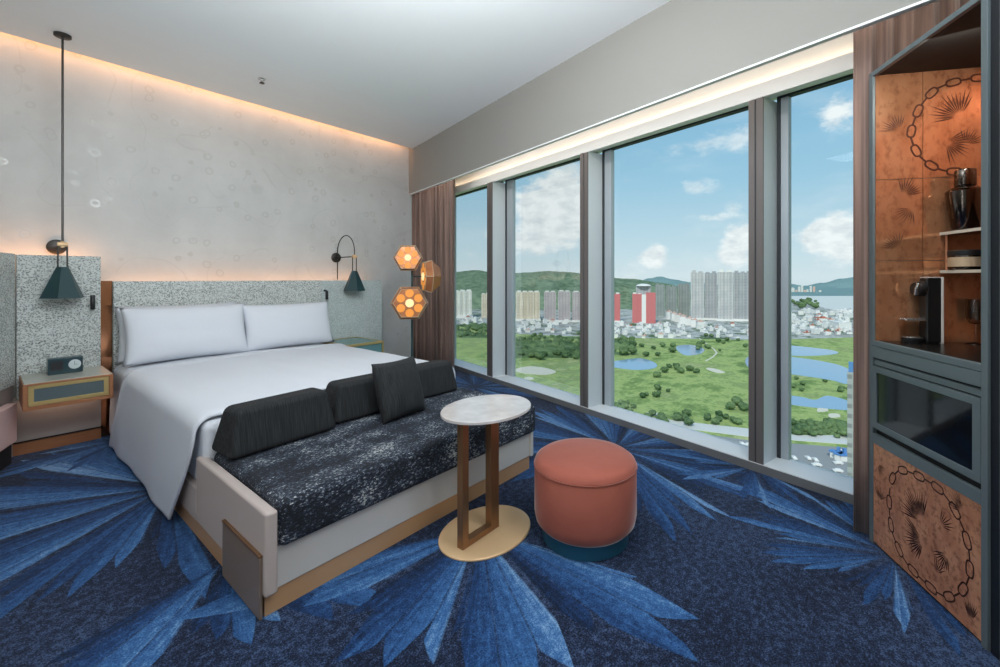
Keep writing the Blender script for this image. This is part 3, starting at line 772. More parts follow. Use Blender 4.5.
for z0, z1 in ((1.032, 1.435), (1.438, 1.845), (1.848, 2.376)):
    for u0, u1 in ((.012, .213), (.216, CDP - .021)):
        b.box(.028, .034, u0, u1, z0, z1)
b.mi = 1
UP = [(.471, 2.325), (.424, 2.325), (.369, 2.318), (.315, 2.306), (.261, 2.282), (.209, 2.22), (.176, 2.139), (.159, 2.065), (.185, 1.974), (.252, 1.90), (.326, 1.872), (.42, 1.874), (.471, 1.888)]
chain(b, UP, False, .052, .042, .008, e_pl)
for c, r, an, sp, n, sd in (((.37, 2.14), .13, 2.2, 2.2, 15, 1), ((.31, 2.02), .11, -.4, 2.0, 13, 2), ((.39, 2.0), .09, 1.0, 1.6, 10, 7), ((.115, 2.09), .09, 2.2, 1.8, 11, 3), ((.13, 1.76), .10, 1.0, 1.6, 11, 4), ((.17, 1.70), .08, 4.0, 1.6, 9, 5), ((.11, 1.50), .08, 2.2, 1.8, 10, 6)):
    palm(b, c, r, an, sp, n, e_pl, sd)
b.build('niche_side', [MATS['copper_polish'], MATS['engraving']], t)
b = MB(); b.box(.030, CW - .028, .0, CDP - .02, 1.006, 1.032); b.mi = 1; b.box(.036, CW - .030, .024, CDP - .024, 1.032, 1.0345); b.build('counter', [MATS['cabinet_metal'], MATS['counter_black']], t, bevel=.0012)
b = MB(); b.box(.030, CW - .028, .0, .02, .948, 1.003); b.build('drawer', MATS['cabinet_metal'], t, bevel=.001)
b = MB(); b.box(.030, CW - .028, .018, .03, .56, 1.0); b.build('reveal', MATS['cabinet_dark'], t)
b = MB(); b.box(.030, CW - .028, .006, .02, .912, .938); b.build('grip_rail', MATS['cabinet_metal'], t, bevel=.001)
za, zb = .592, .905; xa, xb = .030, CW - .030
b = MB(); b.box(xa, xb, 0, .018, zb - .030, zb); b.box(xa, xb, 0, .018, za, za + .030); b.box(xa, xa + .026, 0, .018, za + .03, zb - .03); b.box(xb - .036, xb, 0, .018, za + .03, zb - .03)
dr = b.build('fridge_door', MATS['cabinet_metal'], t, bevel=.001)
b = MB(); b.box(xa + .026, xb - .036, .006, .014, za + .03, zb - .03); b.build('door_glass', MATS['black_glass'], dr)
b = MB(); b.box(.030, CW - .028, 0, .018, .514, .563); b.build('lower_rail', MATS['cabinet_metal'], t, bevel=.001)
f_pl = lambda a, z, h: (a, .004 - h, z)
b = MB(); b.box(.010, CW - .030, .004, .018, .012, .512); b.mi = 1
LO = [(.161, .373), (.20, .445), (.243, .47), (.317, .479), (.379, .485), (.429, .483), (.482, .475), (.532, .439), (.566, .402), (.589, .365), (.607, .303), (.607, .224), (.579, .144), (.507, .062), (.429, .040), (.344, .042), (.269, .048), (.223, .076), (.168, .137), (.150, .235), (.150, .31)]
chain(b, LO, True, .052, .040, .0065, f_pl)
for c, r, an, sp, n, sd in (((.36, .29), .13, 2.3, 2.0, 17, 11), ((.37, .21), .12, 3.5, 1.8, 15, 12), ((.575, .445), .07, 2.6, 1.4, 10, 13), ((.46, .33), .08, .8, 1.2, 7, 14), ((.075, .24), .065, 1.4, 1.4, 9, 15), ((.61, .05), .08, 1.6, 1.0, 9, 16), ((.44, .12), .07, 1.2, 1.0, 6, 17), ((.28, .13), .05, .5, 1.4, 6, 18), ((.50, .24), .09, 4.2, 1.2, 9, 19), ((.06, .42), .06, -.6, 1.2, 8, 20)):
    palm(b, c, r, an, sp, n, f_pl, sd)
b.build('copper_door', [MATS['copper_print'], MATS['engraving']], t)
b = MB(); b.box(.030, CW - .028, .012, .03, 0, .012); b.build('kick', MATS['cabinet_dark'], t)
for k, z in enumerate((1.575, 1.388)):
    b = MB(); b.box(.034, CW - .03, .292, CDP - .02, z - .012, z - .002); b.mi = 1; b.box(.034, CW - .03, .285, .292, z - .014, z); b.build('shelf', [MATS['counter_black'], MATS['shelf_edge']], t)
b = MB(); b.cyl((.055, .300, 1.388), .004, .175, 10); b.build('shelf_post', MATS['copper_print'], t)

def cab(tx, uy, z):
    p = cp(tx, uy); return (p.x, p.y, z)
# what stands in the niche
t = thing('cocktail_shaker', 'tall dark metal cocktail shaker on the top shelf of the copper niche', 'shaker', cab(.110, .338, 1.575))
b = MB(); b.lathe([(.044, 0), (.048, .004), (.069, .172), (.070, .186), (.064, .193), (.036, .212)], (0, 0, 0), 40); b.build('body', MATS['smoked_metal'], t, smooth=40)
b = MB(); b.lathe([(.036, .212), (.038, .216), (.038, .284), (.034, .290), (0, .291)], (0, 0, 0), 36); b.build('cap', MATS['smoked_metal'], t, smooth=40)
t = thing('round_tin', 'low round dark tin with pale label on the lower shelf of the copper niche', 'tin', cab(.110, .348, 1.388))
b = MB(); b.lathe([(.066, 0), (.068, .003), (.068, .080), (.066, .083)], (0, 0, 0), 36); b.build('tin_body', MATS['smoked_metal'], t, smooth=40)
b = MB(); b.lathe([(.069, .068), (.070, .070), (.070, .090), (.066, .094), (0, .094)], (0, 0, 0), 36); b.build('lid', MATS['black_plastic'], t, smooth=40)
b = MB(); b.lathe([(.0687, .016), (.0687, .060)], (0, 0, 0), 36); o = b.build('paper_label', MATS['lamp_wire'], t, smooth=40)

t = thing('coffee_machine', 'black and silver capsule coffee machine on the minibar counter', 'coffee machine', cab(.078, .205, 1.0345), CANG)
b = MB(); b.box(-.030, .026, -.018, .048, 0, .315); b.build('body', MATS['black_plastic'], t, bevel=.008, seg=3)
b = MB(); b.box(-.032, .030, .040, .050, .0, .320); b.box(-.032, .030, -.012, .050, .316, .320); b.build('side_shell', MATS['white_plastic'], t, bevel=.002)
b = MB(); b.lathe([(.030, -.052), (.036, -.044), (.036, -.018), (.03, -.01)], (-.004, 0, .262), 24, 'y'); b.build('brew_head', MATS['black_plastic'], t, smooth=40)
b = MB(); b.tube([(.012, -.056, .235), (.024, -.060, .262), (.030, -.054, .290)], .008, 8); b.build('lever', MATS['steel'], t, smooth=50)
b = MB(); b.box(-.034, .028, -.105, -.018, .106, .112)
for k in range(4): b.box(-.030 + k * .015, -.021 + k * .015, -.10, -.024, .112, .117)
b.build('drip_grid', MATS['steel'], t, bevel=.002)
b = MB(); b.lathe([(.040, 0), (.042, .003), (.042, .022), (.038, .025)], (0, -.062, 0), 30); b.mi = 1; b.lathe([(.034, .025), (.034, .028)], (0, -.062, 0), 30); b.build('drip_tray', [MATS['black_plastic'], MATS['steel']], t, smooth=40)
# stemmed glasses
def M_clear():
    m = bpy.data.materials.new('clear_glass'); m.use_nodes = True; b = m.node_tree.nodes['Principled BSDF']
    b.inputs['Transmission Weight'].default_value = 1; b.inputs['Roughness'].default_value = .02; b.inputs['IOR'].default_value = 1.45; b.inputs['Base Color'].default_value = (.96, .9, .85, 1); MATS['clear_glass'] = m
M_clear()
for k, (tx, uy) in enumerate(((.085, .395), (.105, .445))):
    t = thing('wine_glass', 'stemmed wine glass beside the coffee machine in the copper niche', 'glass', cab(tx, uy, 1.0345), 0, 'wine glasses on the minibar counter')
    b = MB(); b.lathe([(0, .095), (.020, .10), (.034, .13), (.034, .19), (.030, .215), (.028, .215), (.032, .19), (.032, .132), (.018, .104), (0, .1)], (0, 0, 0), 20); b.build('bowl', MATS['clear_glass'], t, smooth=60)
    b = MB(); b.lathe([(.032, 0), (.031, .003), (.005, .008), (.004, .05), (.005, .096)], (0, 0, 0), 20); b.build('stem', MATS['clear_glass'], t, smooth=60)

t = thing('wardrobe', 'black tall wardrobe side at the extreme right edge beside the minibar', 'wardrobe', cab(CW, 0, 0), CANG)
b = MB(); b.box(.003, .044, .008, CDP, 0, 3.2); b.build('dark_panel', MATS['wardrobe_dark'], t)
b = MB(); b.box(.046, .50, .0, CDP, 0, 3.2); b.build('door', MATS['cabinet_edge'], t, bevel=.002)

# ------------------------------------------------------------------ the city outside
def M_turf(nt):
    P = nt.pos()
    n1 = nt.noise(nt.mapping(P, (1, 1.8, 1), (0, 0, .5)), .011, 5, .62); n2 = nt.noise(P, .05, 3, .6); n3 = nt.noise(P, .4, 2)
    t = nt.math('ADD', nt.math('MULTIPLY', n1, .6), nt.math('ADD', nt.math('MULTIPLY', n2, .3), nt.math('MULTIPLY', n3, .1)))
    c = nt.ramp(t, [(.36, rgb(96, 118, 72)), (.45, rgb(132, 154, 90)), (.50, rgb(174, 188, 116)), (.56, rgb(138, 156, 96)), (.63, rgb(188, 190, 134)), (.70, rgb(154, 154, 112))])
    return {'Base Color': c, 'Roughness': .95}
mat('turf', build=M_turf, Specular_IOR_Level=.1)
def M_city(nt):
    P = nt.pos(); v = nt.voro(P, .06, out=1); n = nt.noise(P, .03, 4, .7)
    c = nt.mix(nt.sep(v)[0], rgb(150, 150, 142), rgb(206, 204, 198)); c = nt.mix(nt.mapr(n, .52, .6), c, rgb(86, 110, 72))
    return {'Base Color': c, 'Roughness': .9}
mat('city_ground', build=M_city, Specular_IOR_Level=.1)
def M_forest(c0, c1):
    def f(nt):
        P = nt.pos(); v = nt.voro(P, .06); n = nt.noise(P, .008, 4, .6)
        t = nt.math('ADD', nt.math('MULTIPLY', v, .5), nt.math('MULTIPLY', n, .7))
        return {'Base Color': nt.mix(nt.mapr(t, .25, .85), c0, c1), 'Roughness': 1.0, 'Normal': nt.bump(v, .6, 5)}
    return f
mat('hazed_forest', build=M_forest(rgb(70, 94, 72), rgb(136, 154, 124)), Specular_IOR_Level=.0)  # distance haze mixed into the greens
mat('hazed_far_forest', build=M_forest(rgb(112, 140, 140), rgb(138, 164, 160)), Specular_IOR_Level=.0)  # stronger haze put into the colours of the far slopes
def M_leaf(nt):
    n = nt.math('ADD', nt.math('MULTIPLY', nt.noise(nt.pos(), .5, 3, .7), .5), nt.math('MULTIPLY', nt.noise(nt.pos(), .035, 2), .5))
    return {'Base Color': nt.mix(nt.mapr(n, .36, .64), rgb(54, 80, 52), rgb(126, 148, 100)), 'Roughness': 1.0}
mat('leaf', build=M_leaf, Specular_IOR_Level=.05)
mat('bark', rgb(90, 74, 60), .9)
mat('pond_water', rgb(146, 176, 200), .08, 0, Specular_IOR_Level=.6)
mat('bay_water', rgb(216, 216, 208), .9, 0, Specular_IOR_Level=.0)
mat('sand', rgb(222, 214, 192), .95)
mat('asphalt', rgb(150, 150, 148), .9)
mat('road_line', rgb(214, 212, 204), .9)
def M_facade(c0, c1, vs=.16):
    def f(nt):
        x, y, z = nt.sep(nt.obj())
        h = nt.math('ABSOLUTE', nt.math('SUBTRACT', nt.math('FRACT', nt.math('MULTIPLY', z, 1 / 3.2)), .5))
        v = nt.math('ABSOLUTE', nt.math('SUBTRACT', nt.math('FRACT', nt.math('MULTIPLY', nt.math('ADD', x, y), vs)), .5))
        k = nt.math('MULTIPLY', nt.mapr(h, .18, .26, 1, 0), nt.mapr(v, .2, .28, 1, 0))
        n = nt.noise(nt.obj(), .05, 2)
        return {'Base Color': nt.mix(k, nt.mix(nt.mapr(n, .35, .65), c0, c1), tuple(.66 * q for q in c0[:3]) + (1,)), 'Roughness': .7}
    return f
mat('beige_facade', build=M_facade(rgb(214, 200, 176), rgb(226, 214, 194)))
mat('cream_facade', build=M_facade(rgb(216, 214, 204), rgb(230, 228, 220)))
mat('mauve_facade', build=M_facade(rgb(176, 164, 164), rgb(196, 184, 182)))
mat('red_facade', rgb(204, 116, 114), .8)
mat('grey_facade', build=M_facade(rgb(184, 184, 184), rgb(204, 202, 198)))
mat('slate_facade', build=M_facade(rgb(164, 167, 169), rgb(180, 181, 182)))
mat('khaki_facade', build=M_facade(rgb(138, 146, 142), rgb(156, 162, 156)))
mat('white_facade', rgb(232, 230, 224), .7)
mat('pink_roof', rgb(214, 178, 164), .8)
mat('blue_roof', rgb(92, 140, 196), .6)
mat('rust_roof', rgb(190, 120, 96), .7)

b = MB(); b.poly([(-3000, -3000, GZ), (6000, -3000, GZ), (6000, 6000, GZ), (-3000, 6000, GZ)]); struct(b.build('ground', MATS['turf']))
def gp(px, py, h=0.0): p = on_z(px, py, GZ); return Vector((p.x, p.y, GZ + h))
def patch(name, pts, m, h=.15):
    P_ = [gp(x, y) for x, y in pts]; c = sum(P_, Vector()) / len(P_)
    b = MB(); b.prism([(p.x - c.x, p.y - c.y) for p in P_], 0, h); return b.build(name, MATS[m], None, loc=(c.x, c.y, GZ))
def smooth_loop(pts, k=6):
    n = len(pts); out = []
    for i in range(n):
        p0, p1, p2, p3 = pts[i - 1], pts[i], pts[(i + 1) % n], pts[(i + 2) % n]
        for j in range(k):
            t_ = j / k
            out.append(tuple(.5 * ((2 * p1[q]) + (-p0[q] + p2[q]) * t_ + (2 * p0[q] - 5 * p1[q] + 4 * p2[q] - p3[q]) * t_ ** 2 + (-p0[q] + 3 * p1[q] - 3 * p2[q] + p3[q]) * t_ ** 3) for q in (0, 1)))
    return out
struct(patch('ground', [(440, 322), (500, 333), (560, 336), (640, 338), (760, 340), (900, 336), (1000, 330), (1000, 300), (440, 300)], 'city_ground', .1))
struct(patch('ground', [(690, 286.5), (1100, 286.5), (1100, 296.5), (690, 296.5)], 'hazed_far_forest', .2))
for px_, lb in (([(616, 361), (640, 358.5), (655, 363), (655, 368), (636, 370), (612, 367), (606, 363)], 'blue pond with reeds left in the middle window pane'),
                ([(676, 347), (690, 345), (704, 349), (700, 354), (684, 355)], 'small pond in the far fairway left of the grey towers'),
                ([(760, 343), (790, 345.5), (830, 350), (836, 354), (800, 356), (760, 352)], 'uppermost narrow pond in the right window pane'),
                ([(750, 356), (790, 357), (830, 363), (850, 370), (852, 378), (846, 384), (830, 380), (790, 374), (750, 368)], 'largest curving pond in the right window pane'),
                ([(770, 394), (800, 397), (815, 400), (828, 396), (850, 402), (856, 410), (830, 409), (800, 406), (780, 402)], 'lowest pond in the right window pane above the road')):
    o = patch('pond', smooth_loop(px_), 'pond_water', .25); tag(o, lb, 'pond', 'ponds on the golf course')
for px_, lb in (([(514, 370), (528, 366.5), (545, 368), (556, 372), (544, 375), (522, 373)], 'large pale sand bunker in the second window pane'),
                ([(455, 378), (466, 376), (478, 379), (484, 384), (470, 384)], 'sand bunker at the foot of the first window pane'),
                ([(524, 378), (530, 377), (534, 379), (528, 380)], 'small sand bunker below the large pale one'),
                ([(707, 368), (716, 369), (725, 372.5), (718, 373), (708, 370)], 'sand bunker on the fairway below the grey towers'),
                ([(646, 413), (655, 412.5), (660, 415), (650, 416)], 'sand bunker near the sill of the middle window pane'),
                ([(818, 408.5), (826, 408), (828, 411), (818, 412)], 'left sand bunker by the lowest pond'),
                ([(829, 414), (838, 414), (840, 417), (830, 417.5)], 'right sand bunker by the lowest pond')):
    o = patch('bunker', smooth_loop(px_), 'sand', .2); tag(o, lb, 'sand bunker', 'sand bunkers on the golf course')
o = patch('bay', [(770, 296), (1100, 296), (1100, 311), (868, 312), (840, 311), (824, 308), (806, 302), (780, 298)], 'bay_water', .3); tag(o, 'pale bay of water below the far hills in the right window pane', 'bay')
o = patch('highway', [(560, 402), (610, 412), (680, 421.5), (748, 429), (853, 437), (960, 443), (960, 452), (853, 445), (748, 437), (680, 428), (610, 418), (560, 408)], 'road_line', .3); tag(o, 'pale highway strip crossing below the golf course', 'road')
o = patch('parking_lot', [(620, 425), (690, 432.5), (748, 440.5), (853, 448.5), (980, 456), (980, 560), (800, 540), (700, 500), (620, 450)], 'asphalt', .2); tag(o, 'grey parking lot at the foot of the tower below the right panes', 'parking lot')
pth = [(698, 338), (706, 344), (713, 349), (716, 353), (712, 357), (705, 361)]
o = patch('cart_path', [(x, y) for x, y in pth] + [(x + 1.6, y + .2) for x, y in reversed(pth)], 'sand', .3); tag(o, 'thin pale cart path curving over the far fairway', 'path')

# hills
def hill(name, label, ridge, dist, depth, m, seed):
    xs = [r[0] for r in ridge]
    def H_(px):
        for (x0, y0), (x1, y1) in zip(ridge, ridge[1:]):
            if px <= x1:
                k = (px - x0) / (x1 - x0); k = k * k * (3 - 2 * k); return y0 + (y1 - y0) * k
        return ridge[-1][1]
    b = MB()
    def f(u, v):
        px = xs[0] + (xs[-1] - xs[0]) * u
        d = dist - depth * (1 - v) if v < 1 else dist
        vv = v * 1.6                       # rises to the ridge at v = .625, then falls behind it
        d = dist + depth * (vv - 1)
        p = at_depth(px, 278, d); zr = EYE.z + (278 - H_(px)) / FPX * dist
        k = max(0.0, 1 - abs(vv - 1) ** 1.4); k = math.sin(k * PI / 2)
        z = GZ + (zr - GZ) * k + (noise.noise(Vector((p.x * .006, p.y * .006, seed))) * 14 + noise.noise(Vector((p.x * .03, p.y * .03, seed))) * 8 + noise.noise(Vector((p.x * .09, p.y * .09, seed))) * 5) * k * (1 - k * .6)
        return (p.x, p.y, z - 1)
    b.grid(f, 260, 44)
    return tag(b.build(name, MATS[m], None, smooth=180), label, 'hill')
hill('hill', 'long wooded green ridge behind the beige towers in the left panes', [(380, 284), (440, 273), (478, 270.5), (500, 274), (520, 273), (545, 271), (570, 272.5), (600, 276), (625, 279), (660, 283), (700, 291), (730, 306)], 1750, 480, 'hazed_forest', 1)
hill('hill', 'far hazy peak between the red towers and the grey towers', [(600, 296), (632, 284), (650, 278.5), (660, 276.6), (672, 279), (690, 282), (720, 285), (770, 287), (800, 290)], 3300, 400, 'hazed_far_forest', 5)
hill('hill', 'far hazy hills over the bay in the right window pane', [(740, 292), (785, 283), (805, 286), (822, 283), (842, 278.5), (870, 275), (920, 277), (1000, 286)], 4500, 500, 'hazed_far_forest', 9)

# towers
def tower(px0, px1, py_base, py_top, name, label, m, fins=6, dep=.6, podium=None, group=None, crown='white_facade', yaw=0.0, taper=False):
    pc = gp((px0 + px1) / 2, py_base); d = (pc - EYE).dot(FW)
    W = (px1 - px0) / FPX * d * .90; Ht = EYE.z + (278 - py_top) / FPX * d - GZ; D = W * min(dep, .5)
    v = Vector((pc.x, pc.y, 0)).normalized(); rz = math.atan2(v.y, v.x) - PI / 2 + yaw
    t = thing(name, label, 'building', (pc.x + v.x * D * .5, pc.y + v.y * D * .5, GZ), rz, group)
    b = MB(); pts = []; fw = W / fins
    for i in range(fins):                       # deeply grooved plan, as the apartment slabs have
        x = -W / 2 + i * fw; o_ = .0 if i % 2 == 0 else D * .07
        pts += [(x, -D / 2 + o_), (x + fw, -D / 2 + o_)]
    pts += [(W / 2, D / 2), (-W / 2, D / 2)]
    b.prism(pts, 0, Ht); b.build('tower_block', MATS[m], t)
    b = MB(); rr = random.Random(int(px0 * 10))
    for i in range(max(2, fins // 2)):
        x = -W / 2 + W * (i + .5) / max(2, fins // 2); h_ = Ht * (.02 + .035 * rr.random()); w_ = W / max(2, fins // 2) * .34
        b.box(x - w_, x + w_, -D * .2, D * .3, Ht, Ht + h_)
    b.build('roof_crown', MATS[crown], t)
    if podium:
        b = MB(); b.box(-W * .55, W * .55, -D * .75, D * .5, 0, Ht * podium); b.build('podium', MATS['white_facade'], t)
    return t, W, D, Ht
tower(452, 473, 318, 291, 'apartment_tower', 'cream ribbed apartment tower at the left in the first window pane', 'cream_facade', 7, .5, .08)
tower(481, 490, 318, 294, 'apartment_tower', 'narrow beige tower half hidden by the first mullion', 'beige_facade', 3, .8)
tower(514.5, 541, 321, 292, 'apartment_tower', 'wide beige ribbed tower in the second window pane', 'beige_facade', 9, .5, .07)
tower(543.5, 556.5, 321.5, 292, 'apartment_tower', 'mauve grey tower right of the wide beige one', 'mauve_facade', 5, .7, .06)
tower(557.5, 571, 322, 291.5, 'apartment_tower', 'mauve tower with pale roof blocks in the second window pane', 'mauve_facade', 5, .7, .06)
tower(571.5, 588, 322, 292, 'apartment_tower', 'mauve tower cut off by the second mullion', 'mauve_facade', 5, .7, .06)
tower(610, 620.5, 322, 294, 'hotel_tower', 'narrow red tower beside the second mullion', 'red_facade', 3, .8, .05)
# twin red wings with a white spine, glass tower above
t, W, D, Ht = tower(632, 642, 323, 294, 'hotel_tower', 'red hotel with white curved spine and grey glass top', 'red_facade', 2, 1.0)
b = MB(); b.box(W * .5, W * .95, -D * .45, D * .5, 0, Ht * .98); b.mi = 0; b.build('spine', MATS['white_facade'], t)
b = MB(); b.box(W * .95, W * 1.95, -D * .5, D * .6, 0, Ht * 1.05); b.build('red_wing', MATS['red_facade'], t)
b = MB(); b.box(-W * .1, W * 1.5, D * .2, D * 1.0, 0, Ht * 1.28); b.build('glass_block', MATS['slate_facade'], t)
b = MB(); b.lathe([(W * .8, 0), (W * .7, W * .12), (W * .3, W * .22), (0, W * .25)], (W * .7, D * .6, Ht * 1.28), 20); b.build('roof_dome', MATS['white_facade'], t, smooth=60)
for k, (a, c, tp) in enumerate(((655, 665, 285), (665.5, 677, 287), (677.5, 690, 284.5))):
    tower(a, c, 316.5, tp, 'apartment_tower', ('dull grey tower just right of the red hotel', 'dull grey tower in the middle of the group behind the red hotel', 'dull grey tower left of the tall pale grey towers')[k], 'khaki_facade', 5, .6, crown='khaki_facade')
tower(690.5, 704, 320, 272.5, 'apartment_tower', 'tall grey tower, leftmost of the four tall ones', 'grey_facade', 5, .7, .04, crown='grey_facade')
tower(704.5, 717, 320, 273, 'apartment_tower', 'tall slate grey tower second from the left of the tall ones', 'slate_facade', 5, .7, .04, crown='slate_facade')
tower(717.5, 733, 321, 272, 'apartment_tower', 'tall pale grey tower third of the tall ones', 'grey_facade', 5, .7, .04, crown='white_facade')
tower(733.5, 752, 321, 272.5, 'apartment_tower', 'tall slate grey tower next to the third mullion', 'slate_facade', 6, .7, .04, crown='slate_facade')
tower(848.3, 862, 560, 373, 'office_tower', 'near grey tower with blue top beside the right curtain', 'slate_facade', 4, .6, crown='blue_roof')
# far skyline over the bay
rs = random.Random(5)
proto = None
for k in range(14):
    px = 786 + k * 2.9 + rs.random(); tp = 285.5 + 5 * rs.random() + (2.0 if k > 9 else 0)
    tower(px, px + 1.9 + rs.random() * .8, 292, tp, 'skyline_tower', 'pale distant tower on the far shore of the bay', 'cream_facade' if k % 3 else 'pink_roof', 3, .8, group='distant towers across the bay', crown='cream_facade')
# terraced pale houses in front of the grey towers and the low white town
def low_house(px, py, w, d, h, roof, label, group, seed):
    rr = random.Random(seed); p = gp(px, py); t_ = rr.random() * 1.2 + .1
    t = thing('low_building', label, 'building', (p.x, p.y, GZ), t_, group)
    b = MB(); k = .4 + .3 * rr.random()
    b.prism([(-w / 2, -d / 2), (w / 2, -d / 2), (w / 2, d * .1), (w * (k - .5), d * .1), (w * (k - .5), d / 2), (-w / 2, d / 2)], 0, h); b.build('walls', MATS['white_facade'], t)
    b = MB()
    b.prism([(-w / 2 - .4, -d / 2 - .4), (w / 2 + .4, -d / 2 - .4), (w / 2 + .4, d * .1 + .4), (w * (k - .5) + .4, d * .1 + .4), (w * (k - .5) + .4, d / 2 + .4), (-w / 2 - .4, d / 2 + .4)], h, h + .8)
    b.box(-w * .3, -w * .05, -d * .3, 0, h + .8, h + 3.2); b.build('roof', MATS[roof], t)
    return t
rs = random.Random(11); roofs = ['white_facade'] * 9 + ['grey_facade', 'grey_facade', 'pink_roof', 'rust_roof']
n = 0
zones = [(612, 760, 325, 338, 62, 'low white building in the town below the grey towers'), (786, 858, 311, 336, 84, 'low white building in the waterside town in the right pane'),
         (452, 486, 318, 326, 10, 'low pale building at the foot of the cream tower in the first pane'), (516, 584, 322, 334, 22, 'low pale building below the beige and mauve towers')]
HOUSES = []
for x0, x1, y0, y1, cnt, lb in zones:
    for k in range(cnt):
        for _try in range(40):
            px = x0 + (x1 - x0) * rs.random(); py = y0 + (y1 - y0) * rs.random(); c = gp(px, py); s = (c - EYE).dot(FW) / FPX
            w_, d_, h_ = s * (3 + 4 * rs.random()), s * (3 + 2.5 * rs.random()), s * (1.6 + 2.8 * rs.random()); r_ = .5 * math.hypot(w_, d_)
            if all((c.x - q[0]) ** 2 + (c.y - q[1]) ** 2 > (r_ + q[2]) ** 2 * .8 for q in HOUSES): break
        else: continue
        HOUSES.append((c.x, c.y, r_))
        low_house(px, py, w_, d_, h_, rs.choice(roofs), lb, lb.replace('building', 'buildings'), n); n += 1
for k in range(7):
    p = gp(668 + k * 5.2, 318 + k * 1.3)
    low_house(668 + k * 5.2, 319 + k * 1.5, 16, 11, 17 - k * .8, 'pink_roof', 'pale stepped apartment block in the terrace before the tall grey towers', 'stepped terrace before the grey towers', 300 + k)
for x, y, lb in ((838, 330, 'broad white block on the town edge in the right pane'), (820, 322, 'yellow roofed hall in the waterside town')):
    low_house(x, y, 32, 22, 14 if x == 838 else 9, 'white_facade' if x == 838 else 'rust_roof', lb, None, x)

# trees: one crown mesh per kind, copied out one by one
def tree_proto(seed):
    b = MB(); b.mi = 1; b.cyl((0, 0, 0), .35, 3.0, 6); b.mi = 0
    rr = random.Random(seed)
    for k in range(5):
        a = k * 1.3; b.blob((math.cos(a) * 1.7 * (k > 0), math.sin(a) * 1.7 * (k > 0), 4.2 + rr.random() * 1.6), 2.3 + rr.random(), 2, .5, seed + k)
    return b.build('tree', [MATS['leaf'], MATS['bark']], None, smooth=180)
TP = [tree_proto(k * 3.7 + 1) for k in range(4)]
rs = random.Random(21); used = [False] * 4
TREES = []
def put_tree(px, py, s, label, group):
    c = gp(px, py)
    if any((c.x - t_[0]) ** 2 + (c.y - t_[1]) ** 2 < (3.4 * (s * .85 + t_[2])) ** 2 for t_ in TREES): return False
    TREES.append((c.x, c.y, s * .85))
    k = rs.randrange(4); o = TP[k] if not used[k] else TP[k].copy()
    if used[k]: COL.objects.link(o)
    used[k] = True
    o.location = gp(px, py); o.rotation_euler = (0, 0, rs.random() * 6.28); q = s * (.5 + .45 * rs.random()); o.scale = (q, q, q * .85)
    tag(o, label, 'tree', group); return True
tz = [(515, 582, 342, 360, 62, 1.25, 'dark green tree in the wood across the second window pane'), (515, 584, 334, 342, 20, .9, 'grey green tree on the edge of the wood under the mauve towers'),
      (455, 487, 326, 338, 26, 1.2, 'dark green tree in the belt below the cream tower'), (606, 634, 340, 356, 24, 1.3, 'dark tree beside the second mullion in the middle pane'),
      (640, 676, 345, 358, 8, 1.1, 'tree in the far fairway left of the small pond'), (655, 700, 367, 378, 9, .9, 'tree in the clump right of the blue pond'),
      (697, 748, 336, 352, 16, .9, 'tree on the far fairway below the tall grey towers'), (635, 680, 388, 400, 7, .7, 'shrubby tree in the middle of the wide fairway'),
      (608, 634, 404, 414, 9, .8, 'dark tree at the sill corner of the middle pane'), (645, 748, 416, 427, 20, .75, 'tree in the hedge along the highway in the middle pane'),
      (790, 832, 424, 437, 26, .75, 'tree in the dense row above the highway in the right pane'), (832, 853, 428, 440, 8, .7, 'tree near the right curtain above the highway'),
      (728, 748, 405, 412, 5, .9, 'round dark tree by the third mullion'), (792, 852, 378, 394, 9, .6, 'bush on the bank between the two lower ponds'),
      (788, 818, 302, 309, 18, 2.6, 'tree on the wooded point by the bay')]
for x0, x1, y0, y1, cnt, s, lb in tz:
    for k in range(cnt):
        for _try in range(25):
            if put_tree(x0 + (x1 - x0) * rs.random(), y0 + (y1 - y0) * rs.random(), s, lb, 'trees: ' + lb): break
# scrub that fills the woods between the single trees
def scrub(x0, x1, y0, y1, hgt, label, seed):
    c = gp((x0 + x1) / 2, (y0 + y1) / 2); b = MB()
    def f(u, v):
        p = gp(x0 + (x1 - x0) * u, y0 + (y1 - y0) * v)
        e = min(1, 6 * min(u, 1 - u, v, 1 - v))
        k = noise.noise(Vector((p.x * .012, p.y * .012, seed))) + .25
        h_ = (.55 + .6 * noise.noise(Vector((p.x * .11, p.y * .11, seed)))) * hgt * e if k > .22 else -.6
        return (p.x - c.x, p.y - c.y, h_ if e > .01 else -.6)
    b.grid(f, 110, 60)
    return tag(b.build('woodland', MATS['leaf'], None, loc=(c.x, c.y, GZ), smooth=180), label, 'woodland', None, 'stuff')
scrub(508, 590, 337, 358, 9, 'dense wood across the second window pane', 3)
scrub(450, 492, 325, 338, 10, 'belt of wood below the cream tower in the first pane', 9)
scrub(602, 634, 340, 355, 8, 'wood beside the second mullion in the middle pane', 15)
scrub(786, 858, 423, 436, 4, 'thicket above the highway in the right pane', 21)
scrub(640, 750, 417, 427, 3, 'hedge along the highway in the middle pane', 27)
